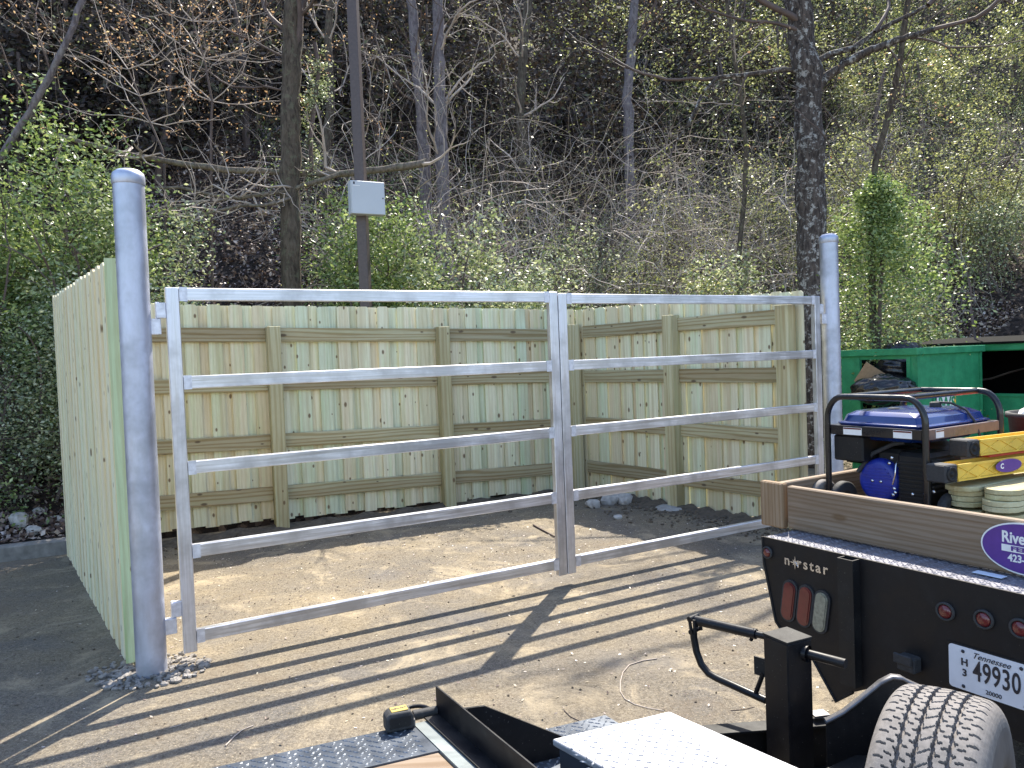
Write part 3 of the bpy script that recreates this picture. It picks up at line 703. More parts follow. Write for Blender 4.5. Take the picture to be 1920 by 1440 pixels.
for (x0, x1) in ((-gw+.10, -gw+.21), (-.17, -.07)):
    b = MB(); b.box(x0, x1, -.0025, -.0005, zt+.004, zt+.044); lb = b.build('warning_label', M['white'], gen)
    b = MB(); b.box(x0+.002, x1-.002, -.0035, -.0027, zt+.034, zt+.042); b.build('label_header', M['red'], lb)
b = MB(); b.box(.0045, .006, .08, .15, zt+.006, zt+.046); lb = b.build('warning_label', M['white'], gen)
b = MB(); b.box(.0062, .007, .082, .148, zt+.037, zt+.044); b.build('label_header', M['red'], lb)
b = MB()
for i in range(5): b.box(.0045, .0055, .24, .42, zt+.01+i*.007, zt+.013+i*.007)
b.build('rating_text', M['steelgrey'], gen)
# recoil starter (blue louvred drum) facing the tail
Rx = lambda x, y, z: Matrix.Translation((x, y, z)) @ Matrix.Rotation(rad(90), 4, 'X')
rc = Rx(-.315, .105, .10)
b = MB(); b.lathe([(.118, -.09), (.12, -.01), (.116, .015), (.105, .03), (.09, .034), (.0001, .036)], 40, rc); rs_ = b.build('recoil_starter', M['bluep'], gen)
b = MB()
for i in range(9):
    z = -.068+i*.017; hw = math.sqrt(max(0, .085**2-z*z))
    if abs(i-4) < 1: continue
    b.box(-hw, hw, -.0385-.0, -.034, z-.003, z+.003, M=Matrix.Translation((-.315, .105, .10)))
b.build('louvres', M['bluep'], rs_)
b = MB()
for x in (-.34, -.29): b.lathe([(.008, 0), (.008, .005), (.0001, .006)], 8, Rx(x, .069, .10))
b.build('bolt', M['chrome'], rs_)
b = MB(); b.lathe([(.105, -.02), (.108, .0), (.1, .03)], 30, Rx(-.27, .19, .13)); b.box(-.35, -.2, .12, .3, -.06, .27, bev=.02); b.build('engine_block', M['blackm'], gen)
b = MB(); b.box(-.19, -.02, .05, .30, -.06, .27, bev=.02)
for i in range(12): b.box(-.175, -.035, .043, .05, -.03+i*.022, -.02+i*.022)
b.build('muffler_cover', M['blackm'], gen)
b = MB()
for i in range(7): b.box(-.02, -.012, .08, .28, .07+i*.026, .082+i*.026)
b.build('side_louvres', M['rubber'], gen)
b = MB(); b.box(-.54, -.36, .02, .5, .20, .34, bev=.008); b.build('control_panel', M['blackm'], gen)
b = MB(); b.lathe([(.13, -.14), (.13, .14)], 30, Rx(-.3, .48, .16)); b.lathe([(.13, .14), (.0001, .15)], 30, Rx(-.3, .48, .16)); b.build('alternator', M['blackm'], gen)
b = MB(); b.tube([(-.42, .06, .14), (-.36, .1, .24), (-.25, .12, .30), (-.2, .14, .31)], .012, 8); b.build('air_duct', M['rubber'], gen)
b = MB()
for x, y, z in ((-.19, .03, .08), (-.185, .03, .06), (-.2, .035, .045), (-.2, .03, .24), (-.215, .03, .21), (-.10, .045, .06), (.018, .03, .09)):
    b.lathe([(.009, 0), (.008, .006), (.0001, .007)], 8, Rx(x, y, z))
b.tube([(-.19, .06, .22), (-.18, .03, .2), (-.185, .03, .15), (-.2, .03, .1)], .004, 6); b.build('fastenings', M['chrome'], gen)
for (x, y) in ((-gw-.05, .02), (-gw+.055, .05), (.06, .10), (-gw-.05, gl-.05)): wheel(gen, 'wheel', (x, y, -.02), .10, .05, (1, .0, 0), .5, M['tyre'] if x < -gw else M['rubber'], 'blackm')  # outer left wheels get paler rubber: sunlight put into their colour

# ------------------------------------------------------------ boards and yellow trays on the bed
def Tl(x, y, z): return TM @ Vector((x, y, z))
def roundboard(p, L_, wd, th, dirv, name, label, group, ofs, r_):
    b = MB(); n = 9; pts = [(ofs+wd*.34*(1-sin(pi*i/(n-1)))*1.0, -wd/2+wd*i/(n-1)) for i in range(n)]
    pts = [(ofs+wd*.42*(1-math.sqrt(max(0, 1-(2*i/(n-1)-1)**2)))**.8, -wd/2+wd*i/(n-1)) for i in range(n)]
    pts += [(L_, wd/2), (L_, -wd/2)]
    b.prism([(a, c) for a, c in pts], -th/2, th/2, Matrix.Rotation(rad(-90), 4, 'X'), rnd=r_)
    Mx = frame(p, dirv); o = b.build(name, M['board'], M=Mx, label=label, category='board', group=group)
    bv = o.modifiers.new('b', 'BEVEL'); bv.width = .003; bv.segments = 2; return o
rb = random.Random(3); BL = Vector((1.84, 3.2, 0))
for c_ in range(2):
    for i in range(9):
        base = BL+TU*(.145*c_)+TV*(.0); th = .0225; gap = .012 if i >= 5 else 0
        z = ZD+.012+th*(i+.5)*1.01+gap
        lab = ('topmost round-ended fence board of the %s stack on the truck bed' if i == 8 else 'round-ended fence board lower down in the %s stack on the truck bed') % (('left', 'right')[c_])
        roundboard(base+Vector((0, 0, z)), 1.55, .138, th*.93, az(59+rb.uniform(-.5, .5)), 'fence_board', lab, 'round-ended fence boards stacked on the truck bed, %s' % (('left stack', 'right stack')[c_]), rb.uniform(-.015, .02)+(0.03 if c_ else 0)*0, rb.random())
for x, y in ((.0, .3), (.0, 1.1)):
    q = BL+TU*.07+TV*y; b = MB(); b.box(-.16, .16, -.04, .04, 0, .01); b.build('spacer_batten', M['oldwood'], M=frame((q.x, q.y, ZD), TU), label='thin batten under the board stacks, %s' % ('near their round ends' if y < 1 else 'under their middle'), category='batten')
def tray(p, dirv, label, L_=1.25, wd=.085, h=.068):
    t = thing('yellow_tray', label, 'tray'); Mx = frame(p, dirv); t.matrix_world = Mx; t.matrix_basis = Mx
    b = MB(); b.box(.07, L_, -wd/2, wd/2, 0, .008); b.box(.07, L_, -wd/2, -wd/2+.006, .0085, h); b.box(.07, L_, wd/2-.006, wd/2, .0085, h); b.box(.07, .078, -wd/2+.0065, wd/2-.0065, .0085, h-.002)
    b.box(.065, L_, -wd/2-.006, -wd/2-.0005, h-.008, h+.002); b.box(.065, L_, -wd/2-.006, -wd/2-.0005, 0, .007)
    b.build('trough', M['yellow'], t); b = MB(); x = .075
    while x < L_-.12:
        for s_ in (1, -1):
            za, zb = (.006, h-.008) if s_ > 0 else (h-.008, .006)
            b.tube([(x, -wd/2-.0015, za), (x+.12, -wd/2-.0015, zb)], .0028, 5)
        x += .12
    b.build('rib', M['yellow'], t)
    b = MB(); b.box(-.012, .064, -wd/2-.004, wd/2, -.002, h+.004, bev=.005); e = b.build('end_block', M['rubber'], t)
    b = MB(); b.lathe([(.030, 0), (.030, .005), (.022, .006), (.021, .001), (.008, .001), (.008, .006), (.0001, .006)], 24, Matrix.Translation((.026, -wd/2-.004, h/2)) @ Matrix.Rotation(rad(90), 4, 'X')); b.build('end_ring', M['blackm'], e)
    return t
pz_ = W(1760, 903, 3.16).z
q = BL+TU*.02-TV*.10; q = W(1757, 908, 3.16); tr1 = tray(Vector((q.x, q.y, pz_+.0)), az(66), 'lower yellow plastic tray with crossed ribs lying on the fence boards')
b = MB(); b.prism([(.085*cos(2*pi*i/24), .028*sin(2*pi*i/24)) for i in range(24)], -.0575, -.0565, Matrix.Translation((.37, 0, .04))); o = b.build('oval_sticker', M['purple'], tr1)
me = text_mesh('C', .03, 0, .001, .0006); link('lettering', me, M['white'], o, M=Matrix.Translation((.325, -.0585, .04)) @ Matrix.Rotation(rad(90), 4, 'X'))
q2 = W(1800, 868, 3.28); tray(Vector((q2.x, q2.y, pz_+.084)), az(66), 'upper yellow plastic tray behind and above the lower one').rotation_euler.z
p1 = W(1835, 868, 3.34)
b = MB(); b.box(0, 1.2, -.05, .05, 0, .011, bev=.002); b.build('plastic_lid', M['redp'], M=frame((p1.x, p1.y, pz_+.0705), az(66)), label='flat red plastic lid between the two yellow trays', category='lid')
p1 = W(1880, 850, 3.75)
b = MB(); b.box(0, 1.1, -.2, .2, 0, .03, bev=.004); b.box(.0, .03, -.2, .2, .031, .06); b.build('plastic_lid', M['redp'], M=frame((p1.x, p1.y, ZD+.27), az(62)), label='wide red lid behind the upper yellow tray', category='lid')
b = MB(); b.box(.05, 1.0, -.17, .17, 0, .235, bev=.01); b.build('tool_crate', M['rubber'], M=frame((p1.x, p1.y, ZD+.03), az(62)), label='black crate under the wide red lid on the bed', category='crate')
p1 = W(1975, 800, 4.1)
b = MB(); b.lathe([(.0001, .0), (.17, 0), (.205, .37), (.218, .37), (.218, .395), (.196, .395), (.196, .33), (.0001, .33)], 36); b.build('tub', M['rubber'], loc=(p1.x, p1.y, ZD+.04), label='black round tub on the truck bed at the right edge', category='tub')
b = MB(); b.box(-.2, .2, -.2, .2, 0, .04); b.build('crate_base', M['rubber'], loc=(p1.x, p1.y, ZD+.0), label='low black crate carrying the round tub', category='crate')
rock((p1.x, p1.y, ZD+.37), .17, 'white plastic sack heaped in the black tub', 77, 'white', .5)['category'] = 'sack'

# ------------------------------------------------------------ dumpsters behind
def dumpster(p, w1, w2, h, label, side_open, lid=False, sign=False, rz=rad(90-149)):
    t = thing('dumpster', label, 'dumpster', p, rz)       # local x: -w1..0 along the left face, y: 0..w2 to the right
    tk_ = .03; b = MB()
    ow0, ow1, oz0, oz1 = side_open
    b.box(-w1, ow0, 0, tk_, .12, h); b.box(ow1, -.0, 0, tk_, .12, h); b.box(ow0, ow1, 0, tk_, .12, oz0); b.box(ow0, ow1, 0, tk_, oz1, h)
    b.box(-tk_, 0, tk_+.0005, w2, .12, h); b.box(-w1, -w1+tk_, tk_+.0005, w2, .12, h); b.box(-w1+tk_, -tk_, w2-tk_, w2, .12, h)
    b.build('bin_body', M['dgreen'], t)
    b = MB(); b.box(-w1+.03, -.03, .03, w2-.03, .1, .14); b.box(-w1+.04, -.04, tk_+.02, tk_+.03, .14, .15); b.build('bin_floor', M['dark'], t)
    b = MB(); b.box(-w1+.035, -w1+.04, .05, w2-.04, .15, h-.03); b.box(-.040, -.035, .05, w2-.04, .15, h-.03); b.box(-w1+.045, -.045, w2-.045, w2-.04, .15, h-.03); b.build('shade_lining', M['dark'], t)  # added near-black liner: shade of the bin's inside put into colour
    b = MB(); r_ = .045
    b.box(-w1-r_, r_, -r_, 0-.001, h-.07, h+.02, bev=.006); b.box(.001, r_, .001, w2, h-.07, h+.02, bev=.006); b.box(-w1-r_, -w1-.001, .001, w2, h-.07, h+.02, bev=.006); b.box(-w1-r_, r_, w2+.001, w2+r_, h-.07, h+.02, bev=.006)
    b.box(.001, .018, .002, .05, .14, h-.075); b.box(.001, .018, w2-.05, w2, .14, h-.075)
    b.box(.001, .016, .06, w2-.06, h*.62, h*.62+.025)
    b.build('rim_channel', M['dgreen'], t)
    b = MB(); b.box(ow0-.05, ow0, -.02, -.001, oz0-.03, oz1+.03); b.box(ow1, ow1+.05, -.02, -.001, oz0-.03, oz1+.03); b.box(ow0+.001, ow1-.001, -.02, -.001, oz0-.04, oz0); b.build('door_frame', M['dgreen'], t)
    for x in (-w1+.1, -.25):
        b = MB(); b.box(x, x+.15, .05, w2-.05, 0, .099); b.build('skid', M['dgreen'], t)
    if lid:
        b = MB(); b.prism([(-.10, h+.05), (w2*.5, h+.13), (w2+.06, h+.10), (w2+.06, h+.07), (w2*.5, h+.10), (-.10, h+.022)], -.06, w1+.06, Matrix.Rotation(rad(90), 4, 'Z')); b.build('lid', M['dark'], t)
    if sign:
        b = MB(); b.box(.019, .022, .42, .82, h-.88, h-.62); s_ = b.build('sign_panel', M['white'], t)
        me = text_mesh('UWS', .24, 0, .006, .0008)
        link('lettering', me, M['dgreen'], s_, M=Matrix.Translation((.0235, .60, h-.75)) @ Matrix.Rotation(rad(90), 4, 'Z') @ Matrix.Rotation(rad(90), 4, 'X'))
        b = MB(); b.box(.019, .0215, .825, .87, h-.88, h-.62); b.build('sign_stripe', M['yellow'], t)
    return t
d1 = W(1718, 700, 10.); dumpster(Vector((d1.x, d1.y, 0)), 1.1, 1.55, 1.67, 'green dumpster with black bags showing in its open side door, behind the generator', (-.8, -.12, .75, 1.55), sign=True)
d2 = W(2040, 700, 9.9); dumpster(Vector((d2.x, d2.y, 0)), 2.3, 1.6, 1.68, 'second green dumpster with black lid, at the right edge', (-2.0, -.1, 1.0, 1.6), lid=True)
def bag(p, s, label, seed, st=(1, .8, .8)):
    import bmesh; rs = np.random.RandomState(seed); bm = bmesh.new(); bmesh.ops.create_icosphere(bm, subdivisions=5, radius=1)
    ks = [(Vector(rs.normal(size=3)).normalized(), rs.uniform(5, 12), rs.uniform(0, 6)) for _ in range(7)]
    for v in bm.verts:
        n_ = v.co.copy(); d_ = 1+sum(.035*abs(math.sin(k.dot(n_)*f+ph)) for k, f, ph in ks)-.1*max(0, n_.z)**3
        v.co = Vector((n_.x*st[0], n_.y*st[1], n_.z*st[2]))*d_*s
        if v.co.z > .78*s*st[2]: v.co.x *= .6; v.co.y *= .6
    me = bpy.data.meshes.new('bag'); bm.to_mesh(me); bm.free()
    for f in me.polygons: f.use_smooth = True
    return link('rubbish_bag', me, M['bag'], loc=p, label=label, category='bag')
bag(W(1657, 730, 10.12)+Vector((0, .0, 0)), .31, 'black rubbish bag bulging out of the side door of the green dumpster', 3, (1.15, .8, .62))
bag(W(1682, 690, 10.5), .27, 'black rubbish bag heaped inside the dumpster door behind the bulging one', 5, (.9, .9, .8))
bag(W(1692, 657, 10.8), .23, 'black rubbish bag poking above the rim of the green dumpster', 6, (1., .8, .6))
b = MB(); b.box(-.2, .2, -.004, .004, -.16, .16); cb = b.build('cardboard_sheet', M['cardboard'], M=Matrix.Translation(W(1637, 712, 10.4)) @ Euler((rad(10), rad(35), rad(-40))).to_matrix().to_4x4(), label='brown cardboard sheet leaning in the dumpster door left of the bags', category='cardboard')

# ------------------------------------------------------------ trailer front with tongue, jack and spare
DZ = .72
c0 = G(825, 1338, DZ); sdir = az(68.2); fdir = az(149.5)         # deck edge runs sdir, front edge runs fdir
trailer = thing('utility_trailer', 'black trailer front with tread plate border and wooden deck in the foreground', 'trailer', (c0.x, c0.y, 0), 0)
O = lambda p: Vector(p)-Vector((c0.x, c0.y, 0))
def slab(pts, z0, z1, name, mat, parent=trailer, sub=None):
    b = MB(); n = len(pts); vs = [Vector((p[0], p[1], z0)) for p in pts]+[Vector((p[0], p[1], z1)) for p in pts]
    b.add(vs, [tuple(range(n))[::-1], tuple(range(n, 2*n))]+[(i, (i+1) % n, n+(i+1) % n, n+i) for i in range(n)]); return b.build(name, mat, sub or parent)
e0 = O(G(792, 1345, DZ)); seam = O(G(773, 1358, DZ)); s2 = O(G(823, 1407, DZ))
back = -sdir*3.2
A_ = seam; Bq = s2
slab([A_.xy, Bq.xy, (Bq+back).xy, (A_+back).xy], DZ-.06, DZ, 'tread_plate', M['treadplate'])
tm = frame((A_.x, A_.y, DZ), -sdir); wq = (Bq-A_); lw = (tm.to_3x3().inverted() @ wq)
sg_ = 1 if lw.y > 0 else -1
lozenges(.012, 1.6, (.012 if sg_ > 0 else lw.y+.012), (lw.y-.006 if sg_ > 0 else -.012), .0003, .03, .0215, tm, keep=lambda x, y: x > lw.x*y/lw.y+.012).build('tread_pattern', M['bump'], trailer)
Cq = Bq+fdir*2.0
slab([(Bq-sdir*.004+fdir*.004).xy, (Cq-sdir*.004).xy, (Cq+back).xy, (Bq+back+fdir*.004).xy], DZ-.05, DZ-.004, 'wood_deck', M['oldwood'])
PLW = (O(G(825, 1338, DZ))-A_).dot(az(68.2))-.004
slab([(A_+sdir*.003).xy, (A_+sdir*.003+sdir*PLW).xy, (A_+sdir*(.003+PLW)+fdir*2.2).xy, (A_+sdir*.003+fdir*2.2).xy], DZ-.06, DZ+.001, 'front_plate', M['steelplate'])
q = O(G(822, 1338, DZ))
b = MB(); b.box(0, 2.1, -.006, .0, -.12, .083, bev=.001); fr_ = frame((q.x, q.y, DZ), fdir); b.build('front_stop_angle', M['black'], trailer, M=fr_)
yloc = (fr_.to_3x3() @ Vector((0, 1, 0))).dot(sdir)
b = MB(); b.box(0, 2.1, (-.05 if yloc > 0 else .0005), (-.0065 if yloc > 0 else .05), .002, .008); b.build('angle_foot', M['black'], trailer, M=fr_)
# gusset standing on the tongue plate behind the stop
TZ = .60
ga = O(G(905, 1337, DZ+.04)); g1 = O(G(1012, 1385, TZ))
gu = MB(); gd = sdir; sgn = 1 if yloc > 0 else -1
gf = frame(q+fdir*.20+Vector((0, 0, 0)), sdir)
gu.prism([(.002, TZ+.002), (.30, TZ+.002), (.30, TZ+.05), (.285, TZ+.062), (.06, DZ+.075), (.002, DZ+.08)], -.004, .004); gu.build('gusset', M['black'], trailer, M=frame((q.x+fdir.x*.17, q.y+fdir.y*.17, 0), sdir))
slab([(q+sdir*.003).xy, (q+sdir*.55+fdir*.0).xy, (q+sdir*.55+fdir*1.4).xy, (q+sdir*.003+fdir*1.4).xy], TZ-.012, TZ, 'tongue_plate', M['treadplate'])
lozenges(.02, .55, -1.0, 0, .0003, .03, .0215, frame((q.x, q.y, TZ), sdir)).build('tread_pattern', M['bump'], trailer)
# frame rails under the deck
b = MB(); fx = frame((A_.x, A_.y, 0), -sdir); b.box(0, 3.2, (0 if lw.y > 0 else -.05), (.05 if lw.y > 0 else 0), .46, DZ-.062); b.build('side_beam', M['blackm'], trailer, M=fx)
# short round bar and D ring on the corner
rbp = O(G(797, 1337, DZ+.012))
b = MB(); b.tube([rbp-fdir*.0-sdir*.035, rbp+sdir*.035], .014, 14); b.build('round_bar', M['rubber'], trailer)
b = MB(); cc = rbp-sdir*.03+Vector((0, 0, .006)); b.tube([cc+sdir*(.045*cos(a))+(az(-20)*.045*sin(a)) for a in [pi*i/12 for i in range(13)]], .006, 8); b.build('tie_ring', M['black'], trailer)
# A-frame tongue beams
def beam(p, q_, w_, z0, z1, name, mat, fl=True):
    p = O(p); q_ = O(q_); p.z = q_.z = 0; d = q_-p; Mx = frame(p, d); b = MB()
    b.box(0, d.length, -.004, .004, z0, z1-.008)
    if fl: b.box(0, d.length, -w_/2, w_/2, z1-.0075, z1, bev=.001); b.box(0, d.length, -w_/2, w_/2, z0-.0075, z0-.0005)
    return b.build(name, mat, trailer, M=Mx)
ta = G(1180, 1378, TZ); tb = G(1720, 1338, TZ)
beam(ta, tb, .06, TZ-.14, TZ-.001, 'tongue_beam', M['blackm'])
tip = tb+ (tb-ta).normalized()*.25
beam(G(1010, 1700, TZ), tip-fdir*.03, .06, TZ-.14, TZ-.003, 'tongue_beam', M['blackm'])
# jack
jk = thing('trailer_jack', 'black square drop-leg trailer jack with a folded crank handle', 'jack', (.785, 2.25, 0), rad(-8))
# square orientated so both near faces show equally
jx = Matrix.Rotation(rad(45-19.5+8), 4, 'Z')
b = MB(); b.box(-.048, .048, -.048, .048, .30, .897, M=jx, bev=.003); b.build('jack_tube', M['black'], jk)
b = MB(); b.box(-.0495, .0495, -.0495, .0495, .8975, .904, M=jx, bev=.001); b.build('cap_plate', M['blackm'], jk)
b = MB(); b.box(-.038, .038, -.038, .038, .02, .299, M=jx); b.box(-.09, .09, -.09, .09, .0, .019, M=jx); b.build('drop_leg', M['blackm'], jk)
jW = lambda p: jk.matrix_basis.inverted() @ Vector(p)
sdv = az(137); cj = Vector((.785, 2.25, 0))
def JP(x, y): return jW(PL(x, y, cj, sdv))
hx = JP(1305, 1163); e1 = JP(1418, 1189); e2 = JP(1436, 1193)
b = MB(); b.tube([hx, e1], .0155, 14); b.tube([e1, JP(1440, 1194)], .0105, 12); o1 = b.build('crank_shaft', M['black'], jk)
b = MB(); b.tube([JP(1408, 1203)+Vector((0, 0, .004)), JP(1416, 1180)], .006, 8); b.build('shear_pin', M['black'], o1)
sp0 = JP(1478, 1203); nd = (jk.matrix_basis.inverted().to_3x3() @ az(137))
b = MB(); pO = jW(cj)+nd*.048*1.2; pO.z = .862
b.tube([pO-nd*.02, pO+nd*.115], .0135, 14); b.lathe([(.024, 0), (.024, .012)], 18, Matrix.Translation(pO-nd*.005) @ nd.to_track_quat('Z', 'Y').to_matrix().to_4x4()); b.build('shaft_stub', M['black'], jk)
b = MB(); cv = [(1300, 1180), (1301, 1195), (1306, 1222), (1315, 1246), (1329, 1263), (1345, 1272), (1365, 1281), (1400, 1297), (1436, 1313)]
b.tube([JP(*c) for c in cv], .0115, 14); b.build('crank_handle', M['black'], jk)
b = MB(); h0 = JP(1300, 1158); h1 = JP(1302, 1182)
for s_ in (-1, 1):
    o_ = nd.cross(Vector((0, 0, 1)))*.017*s_; b.tube([h0+o_+nd*-.004, h1+o_], .0055, 8); b.tube([h0+o_+nd*.014, h1+o_+nd*.014], .0055, 8)
b.tube([h0-nd.cross(Vector((0, 0, 1)))*.024, h0+nd.cross(Vector((0, 0, 1)))*.024], .009, 10); b.tube([h1-nd.cross(Vector((0, 0, 1)))*.024, h1+nd.cross(Vector((0, 0, 1)))*.024], .008, 10); b.build('hinge_clevis', M['black'], jk)
b = MB(); b.tube([JP(1431, 1262), JP(1417, 1300)], .007, 6); b.build('handle_clip', M['black'], jk)
b = MB(); bp = JP(1427, 1250); b.box(-.022, .02, -.003, .003, -.028, .028, M=frame(bp, nd)); b.build('clip_plate', M['blackm'], jk)
# springs / fender-like curved bracket behind the jack on the trailer tongue
def cp(pts, zs): return [O(p) for p in pts]
fy = 2.35
cur = [(1548, 1350), (1580, 1333), (1615, 1306), (1650, 1277), (1672, 1266), (1690, 1268), (1702, 1275), (1750, 1297), (1800, 1320)]
b = MB(); P3 = [PL(x, y, Vector((.93, 2.14, 0)), az(98)) for x, y in cur]; wv = az(8)*.012
vs = []
for p in P3: p = O(p); vs += [p-wv, p+wv, p-wv-Vector((0, 0, .008)), p+wv-Vector((0, 0, .008))]
b.add(vs, [f for i in range(len(cur)-1) for f in ((i*4, i*4+4, i*4+5, i*4+1), (i*4+2, i*4+3, i*4+7, i*4+6), (i*4, i*4+2, i*4+6, i*4+4), (i*4+1, i*4+5, i*4+7, i*4+3))], 0, True)
b.build('tongue_gusset_rim', M['steelgrey'], trailer)
b = MB(); vs = [O(p) for p in P3]; vs = [v-Vector((0, 0, .009)) for v in vs]; n = len(vs); lo = [Vector((v.x, v.y, .47)) for v in vs]
b.add(vs+lo, [(i, i+1, n+i+1, n+i) for i in range(n-1)]); g_ = b.build('tongue_gusset', M['blackm'], trailer); sl_ = g_.modifiers.new('s', 'SOLIDIFY'); sl_.thickness = .008
# small bright angle ends
for (x, y, l_, z) in ((1522, 1338, .05, .62), (1520, 1398, .055, .5)):
    p = O(G(x, y, z)); b = MB(); b.box(0, l_, -.02, .02, -.006, 0); b.build('angle_end', M['steelgrey'], trailer, M=frame(p, az(80)))
# aluminium tool box lid
BZ = .80; qa, qb, qc = G(1035, 1385, BZ), G(1255, 1333, BZ), G(1445, 1416, BZ)
tb_ = thing('toolbox', 'bright aluminium toolbox with dusty lid on the trailer tongue', 'toolbox', qa, 0)
Tb = lambda p: Vector((p.x-qa.x, p.y-qa.y, 0))
bx = (qb-qa).normalized(); by = (qc-qb).normalized()*.62; L1 = (qb-qa)
v = [Tb(qa), Tb(qb), Tb(qb)+by, Tb(qa)+by]; 
def box4(v, z0, z1, name, mat, bev=0):
    b = MB(); vs = [Vector((p.x, p.y, z0)) for p in v]+[Vector((p.x, p.y, z1)) for p in v]
    b.add(vs, [(3, 2, 1, 0), (4, 5, 6, 7)]+[(i, (i+1) % 4, 4+(i+1) % 4, 4+i) for i in range(4)]); o = b.build(name, mat, tb_)
    if bev: md = o.modifiers.new('b', 'BEVEL'); md.width = bev; md.segments = 3
    return o
box4(v, -.018, 0, 'lid', M['lidalu'], .005)
lfm = frame((0, 0, .0002), bx); ly = lfm.to_3x3().inverted() @ Tb(qc); sgy = 1 if ly.y > 0 else -1
lozenges(.02, L1.length-.02, (.012 if sgy > 0 else -by.length*1+.012), (by.length-.012 if sgy > 0 else -.012), 0., .034, .018, lfm).build('lid_pattern', M['lidalu'], tb_)
cen = (v[0]+v[2])/2; vi = [cen+(p-cen)*.95 for p in v]; box4(vi, TZ+.003-BZ, -.0185, 'box_body', M['treadplate'])
# spare wheel with modelled tread
def tread_tyre(name, R_, W_, mat, parent):
    nt_, na = 900, 96
    th = np.linspace(0, 2*pi, nt_, endpoint=False); u = np.linspace(-1, 1, na)
    T, U = np.meshgrid(th, u, indexing='ij'); x = U*W_/2*1.0
    au = np.abs(U)
    # profile: crown, shoulder, sidewall
    tw = .80
    crown = R_-.006*(U/tw)**2
    sh = np.clip((au-tw)/(1-tw), 0, 1)
    rad_ = np.where(au <= tw, crown, crown-(.16*R_*sh**1.6)); xx = np.where(au <= tw, x*1.0, np.sign(U)*(W_/2*tw+W_/2*(1.12-tw)*np.sin(sh*pi/2)))
    g = np.zeros_like(U); ph = T*66
    tri = np.abs(((ph/(2*pi)) % 1)*2-1)*2-1
    for gc, gw_ in ((-.46, .042), (-.155, .034), (.155, .034), (.46, .042)):
        g = np.maximum(g, (np.abs(U-gc-.018*tri) < gw_).astype(float))
    sip = ((T*66/(2*pi)+.9*au+.28*np.sign(np.sin(U*22))) % 1) < .14
    zone = ((au > .22) & (au < .42)) | ((au > .53) & (au < .84))
    g = np.maximum(g, (sip & zone)*.75); sc = ((T*66/(2*pi)*1+.4*U*6) % 1) < .10
    g = np.maximum(g, (sc & (au < .1))*.45)
    rad_ = rad_-g*.011*np.clip((1.0-au)/.15, 0, 1)
    V = np.stack([xx, rad_*np.cos(T), rad_*np.sin(T)], -1).reshape(-1, 3)
    i, j = np.meshgrid(np.arange(nt_), np.arange(na-1), indexing='ij'); a = (i*na+j).ravel(); c = (((i+1) % nt_)*na+j).ravel()
    me = arrmesh(name, V, np.stack([a, c, c+1, a+1], -1), 4); return link(name, me, mat, parent)
spare = thing('spare_wheel', 'dusty spare trailer tyre standing upright with its tread facing the camera', 'tyre', (.985, 1.80, .545), rad(90-129))
RT, WT = .36, .215
tread_tyre('tyre_tread', RT, WT, M['tyre'], spare)
for s_ in (1, -1):
    b = MB(); Mx = Matrix.Rotation(rad(90*s_), 4, 'Y'); e = WT/2*1.12
    b.lathe([(RT*.835, e), (RT*.80, e+.003), (RT*.78, e+.002), (RT*.7, e+.007), (RT*.60, e+.003), (RT*.57, e-.008)], 80, Mx); b.build('sidewall', M['tyredark'], spare)
    b = MB(); b.lathe([(RT*.57, e-.008), (RT*.54, e-.004), (RT*.5, e-.03), (RT*.36, e-.05), (RT*.2, e-.03), (.0001, e-.03)], 60, Mx); b.build('rim', M['steelgrey'], spare)
b = MB(); b.box(-.05, .05, -.03, .03, -.36, -.02); b.box(-.03, .03, -.05, .05, -.12, .02); b.build('mount_bracket', M['blackm'], spare)

# ------------------------------------------------------------ tape measure
tp = G(748, 1366, DZ); tap = thing('tape_measure', 'black and yellow tape measure sitting on the corner of the tread plate', 'tape measure', (tp.x, tp.y, DZ+.002), rad(90-68))
b = MB(); b.prism([(-.037, 0), (.037, 0), (.04, .008), (.04, .038), (.03, .052), (-.026, .054), (-.04, .042), (-.04, .006)], -.024, .024); o = b.build('case', M['rubber'], tap); md = o.modifiers.new('b', 'BEVEL'); md.width = .007; md.segments = 3
b = MB(); b.box(-.022, .026, -.016, .016, .0532, .0555, bev=.001); y_ = b.build('label_panel', M['tapeY'], tap)
me = text_mesh('DEWALT', .0105, 0, .0003, .0002); link('lettering', me, M['ink'], y_, M=Matrix.Translation((.002, 0, .0558)))
b = MB(); b.box(-.03, .03, -.0268, -.0245, .012, .042, bev=.001); b.build('grip', M['blackm'], tap)
b = MB(); b.box(.041, .045, -.012, .012, .0, .02); b.build('hook', M['steelgrey'], tap)
# twigs lying on the asphalt
def floor_twig(pix, r_, label, mat='twig'):
    b = MB(); pts = [G(x, y)+Vector((0, 0, r_*1.1)) for x, y in pix]
    b.tube(pts, [r_*(1-.5*i/len(pts)) for i in range(len(pts))], 6); b.build('twig', M[mat], label=label, category='twig')
floor_twig([(1232, 1236), (1205, 1240), (1180, 1248), (1168, 1262), (1163, 1280), (1163, 1298), (1172, 1312), (1190, 1322), (1215, 1329), (1245, 1334)], .0035, 'long curved pale twig on the asphalt behind the toolbox')
floor_twig([(1058, 1333), (1070, 1345), (1085, 1352), (1105, 1365)], .0025, 'thin forked brown twig left of the toolbox', 'twigd')
floor_twig([(423, 1400), (440, 1382), (455, 1370), (475, 1362)], .004, 'short pale twig on the asphalt in the lowest rail shadow')
floor_twig([(1370, 1333), (1395, 1331), (1415, 1326)], .002, 'short reddish twig left of the jack', 'twigd')
floor_twig([(1000, 986), (1018, 996), (1040, 1008)], .010, 'thick brown stick on the ground behind the left gate leaf', 'twigd')
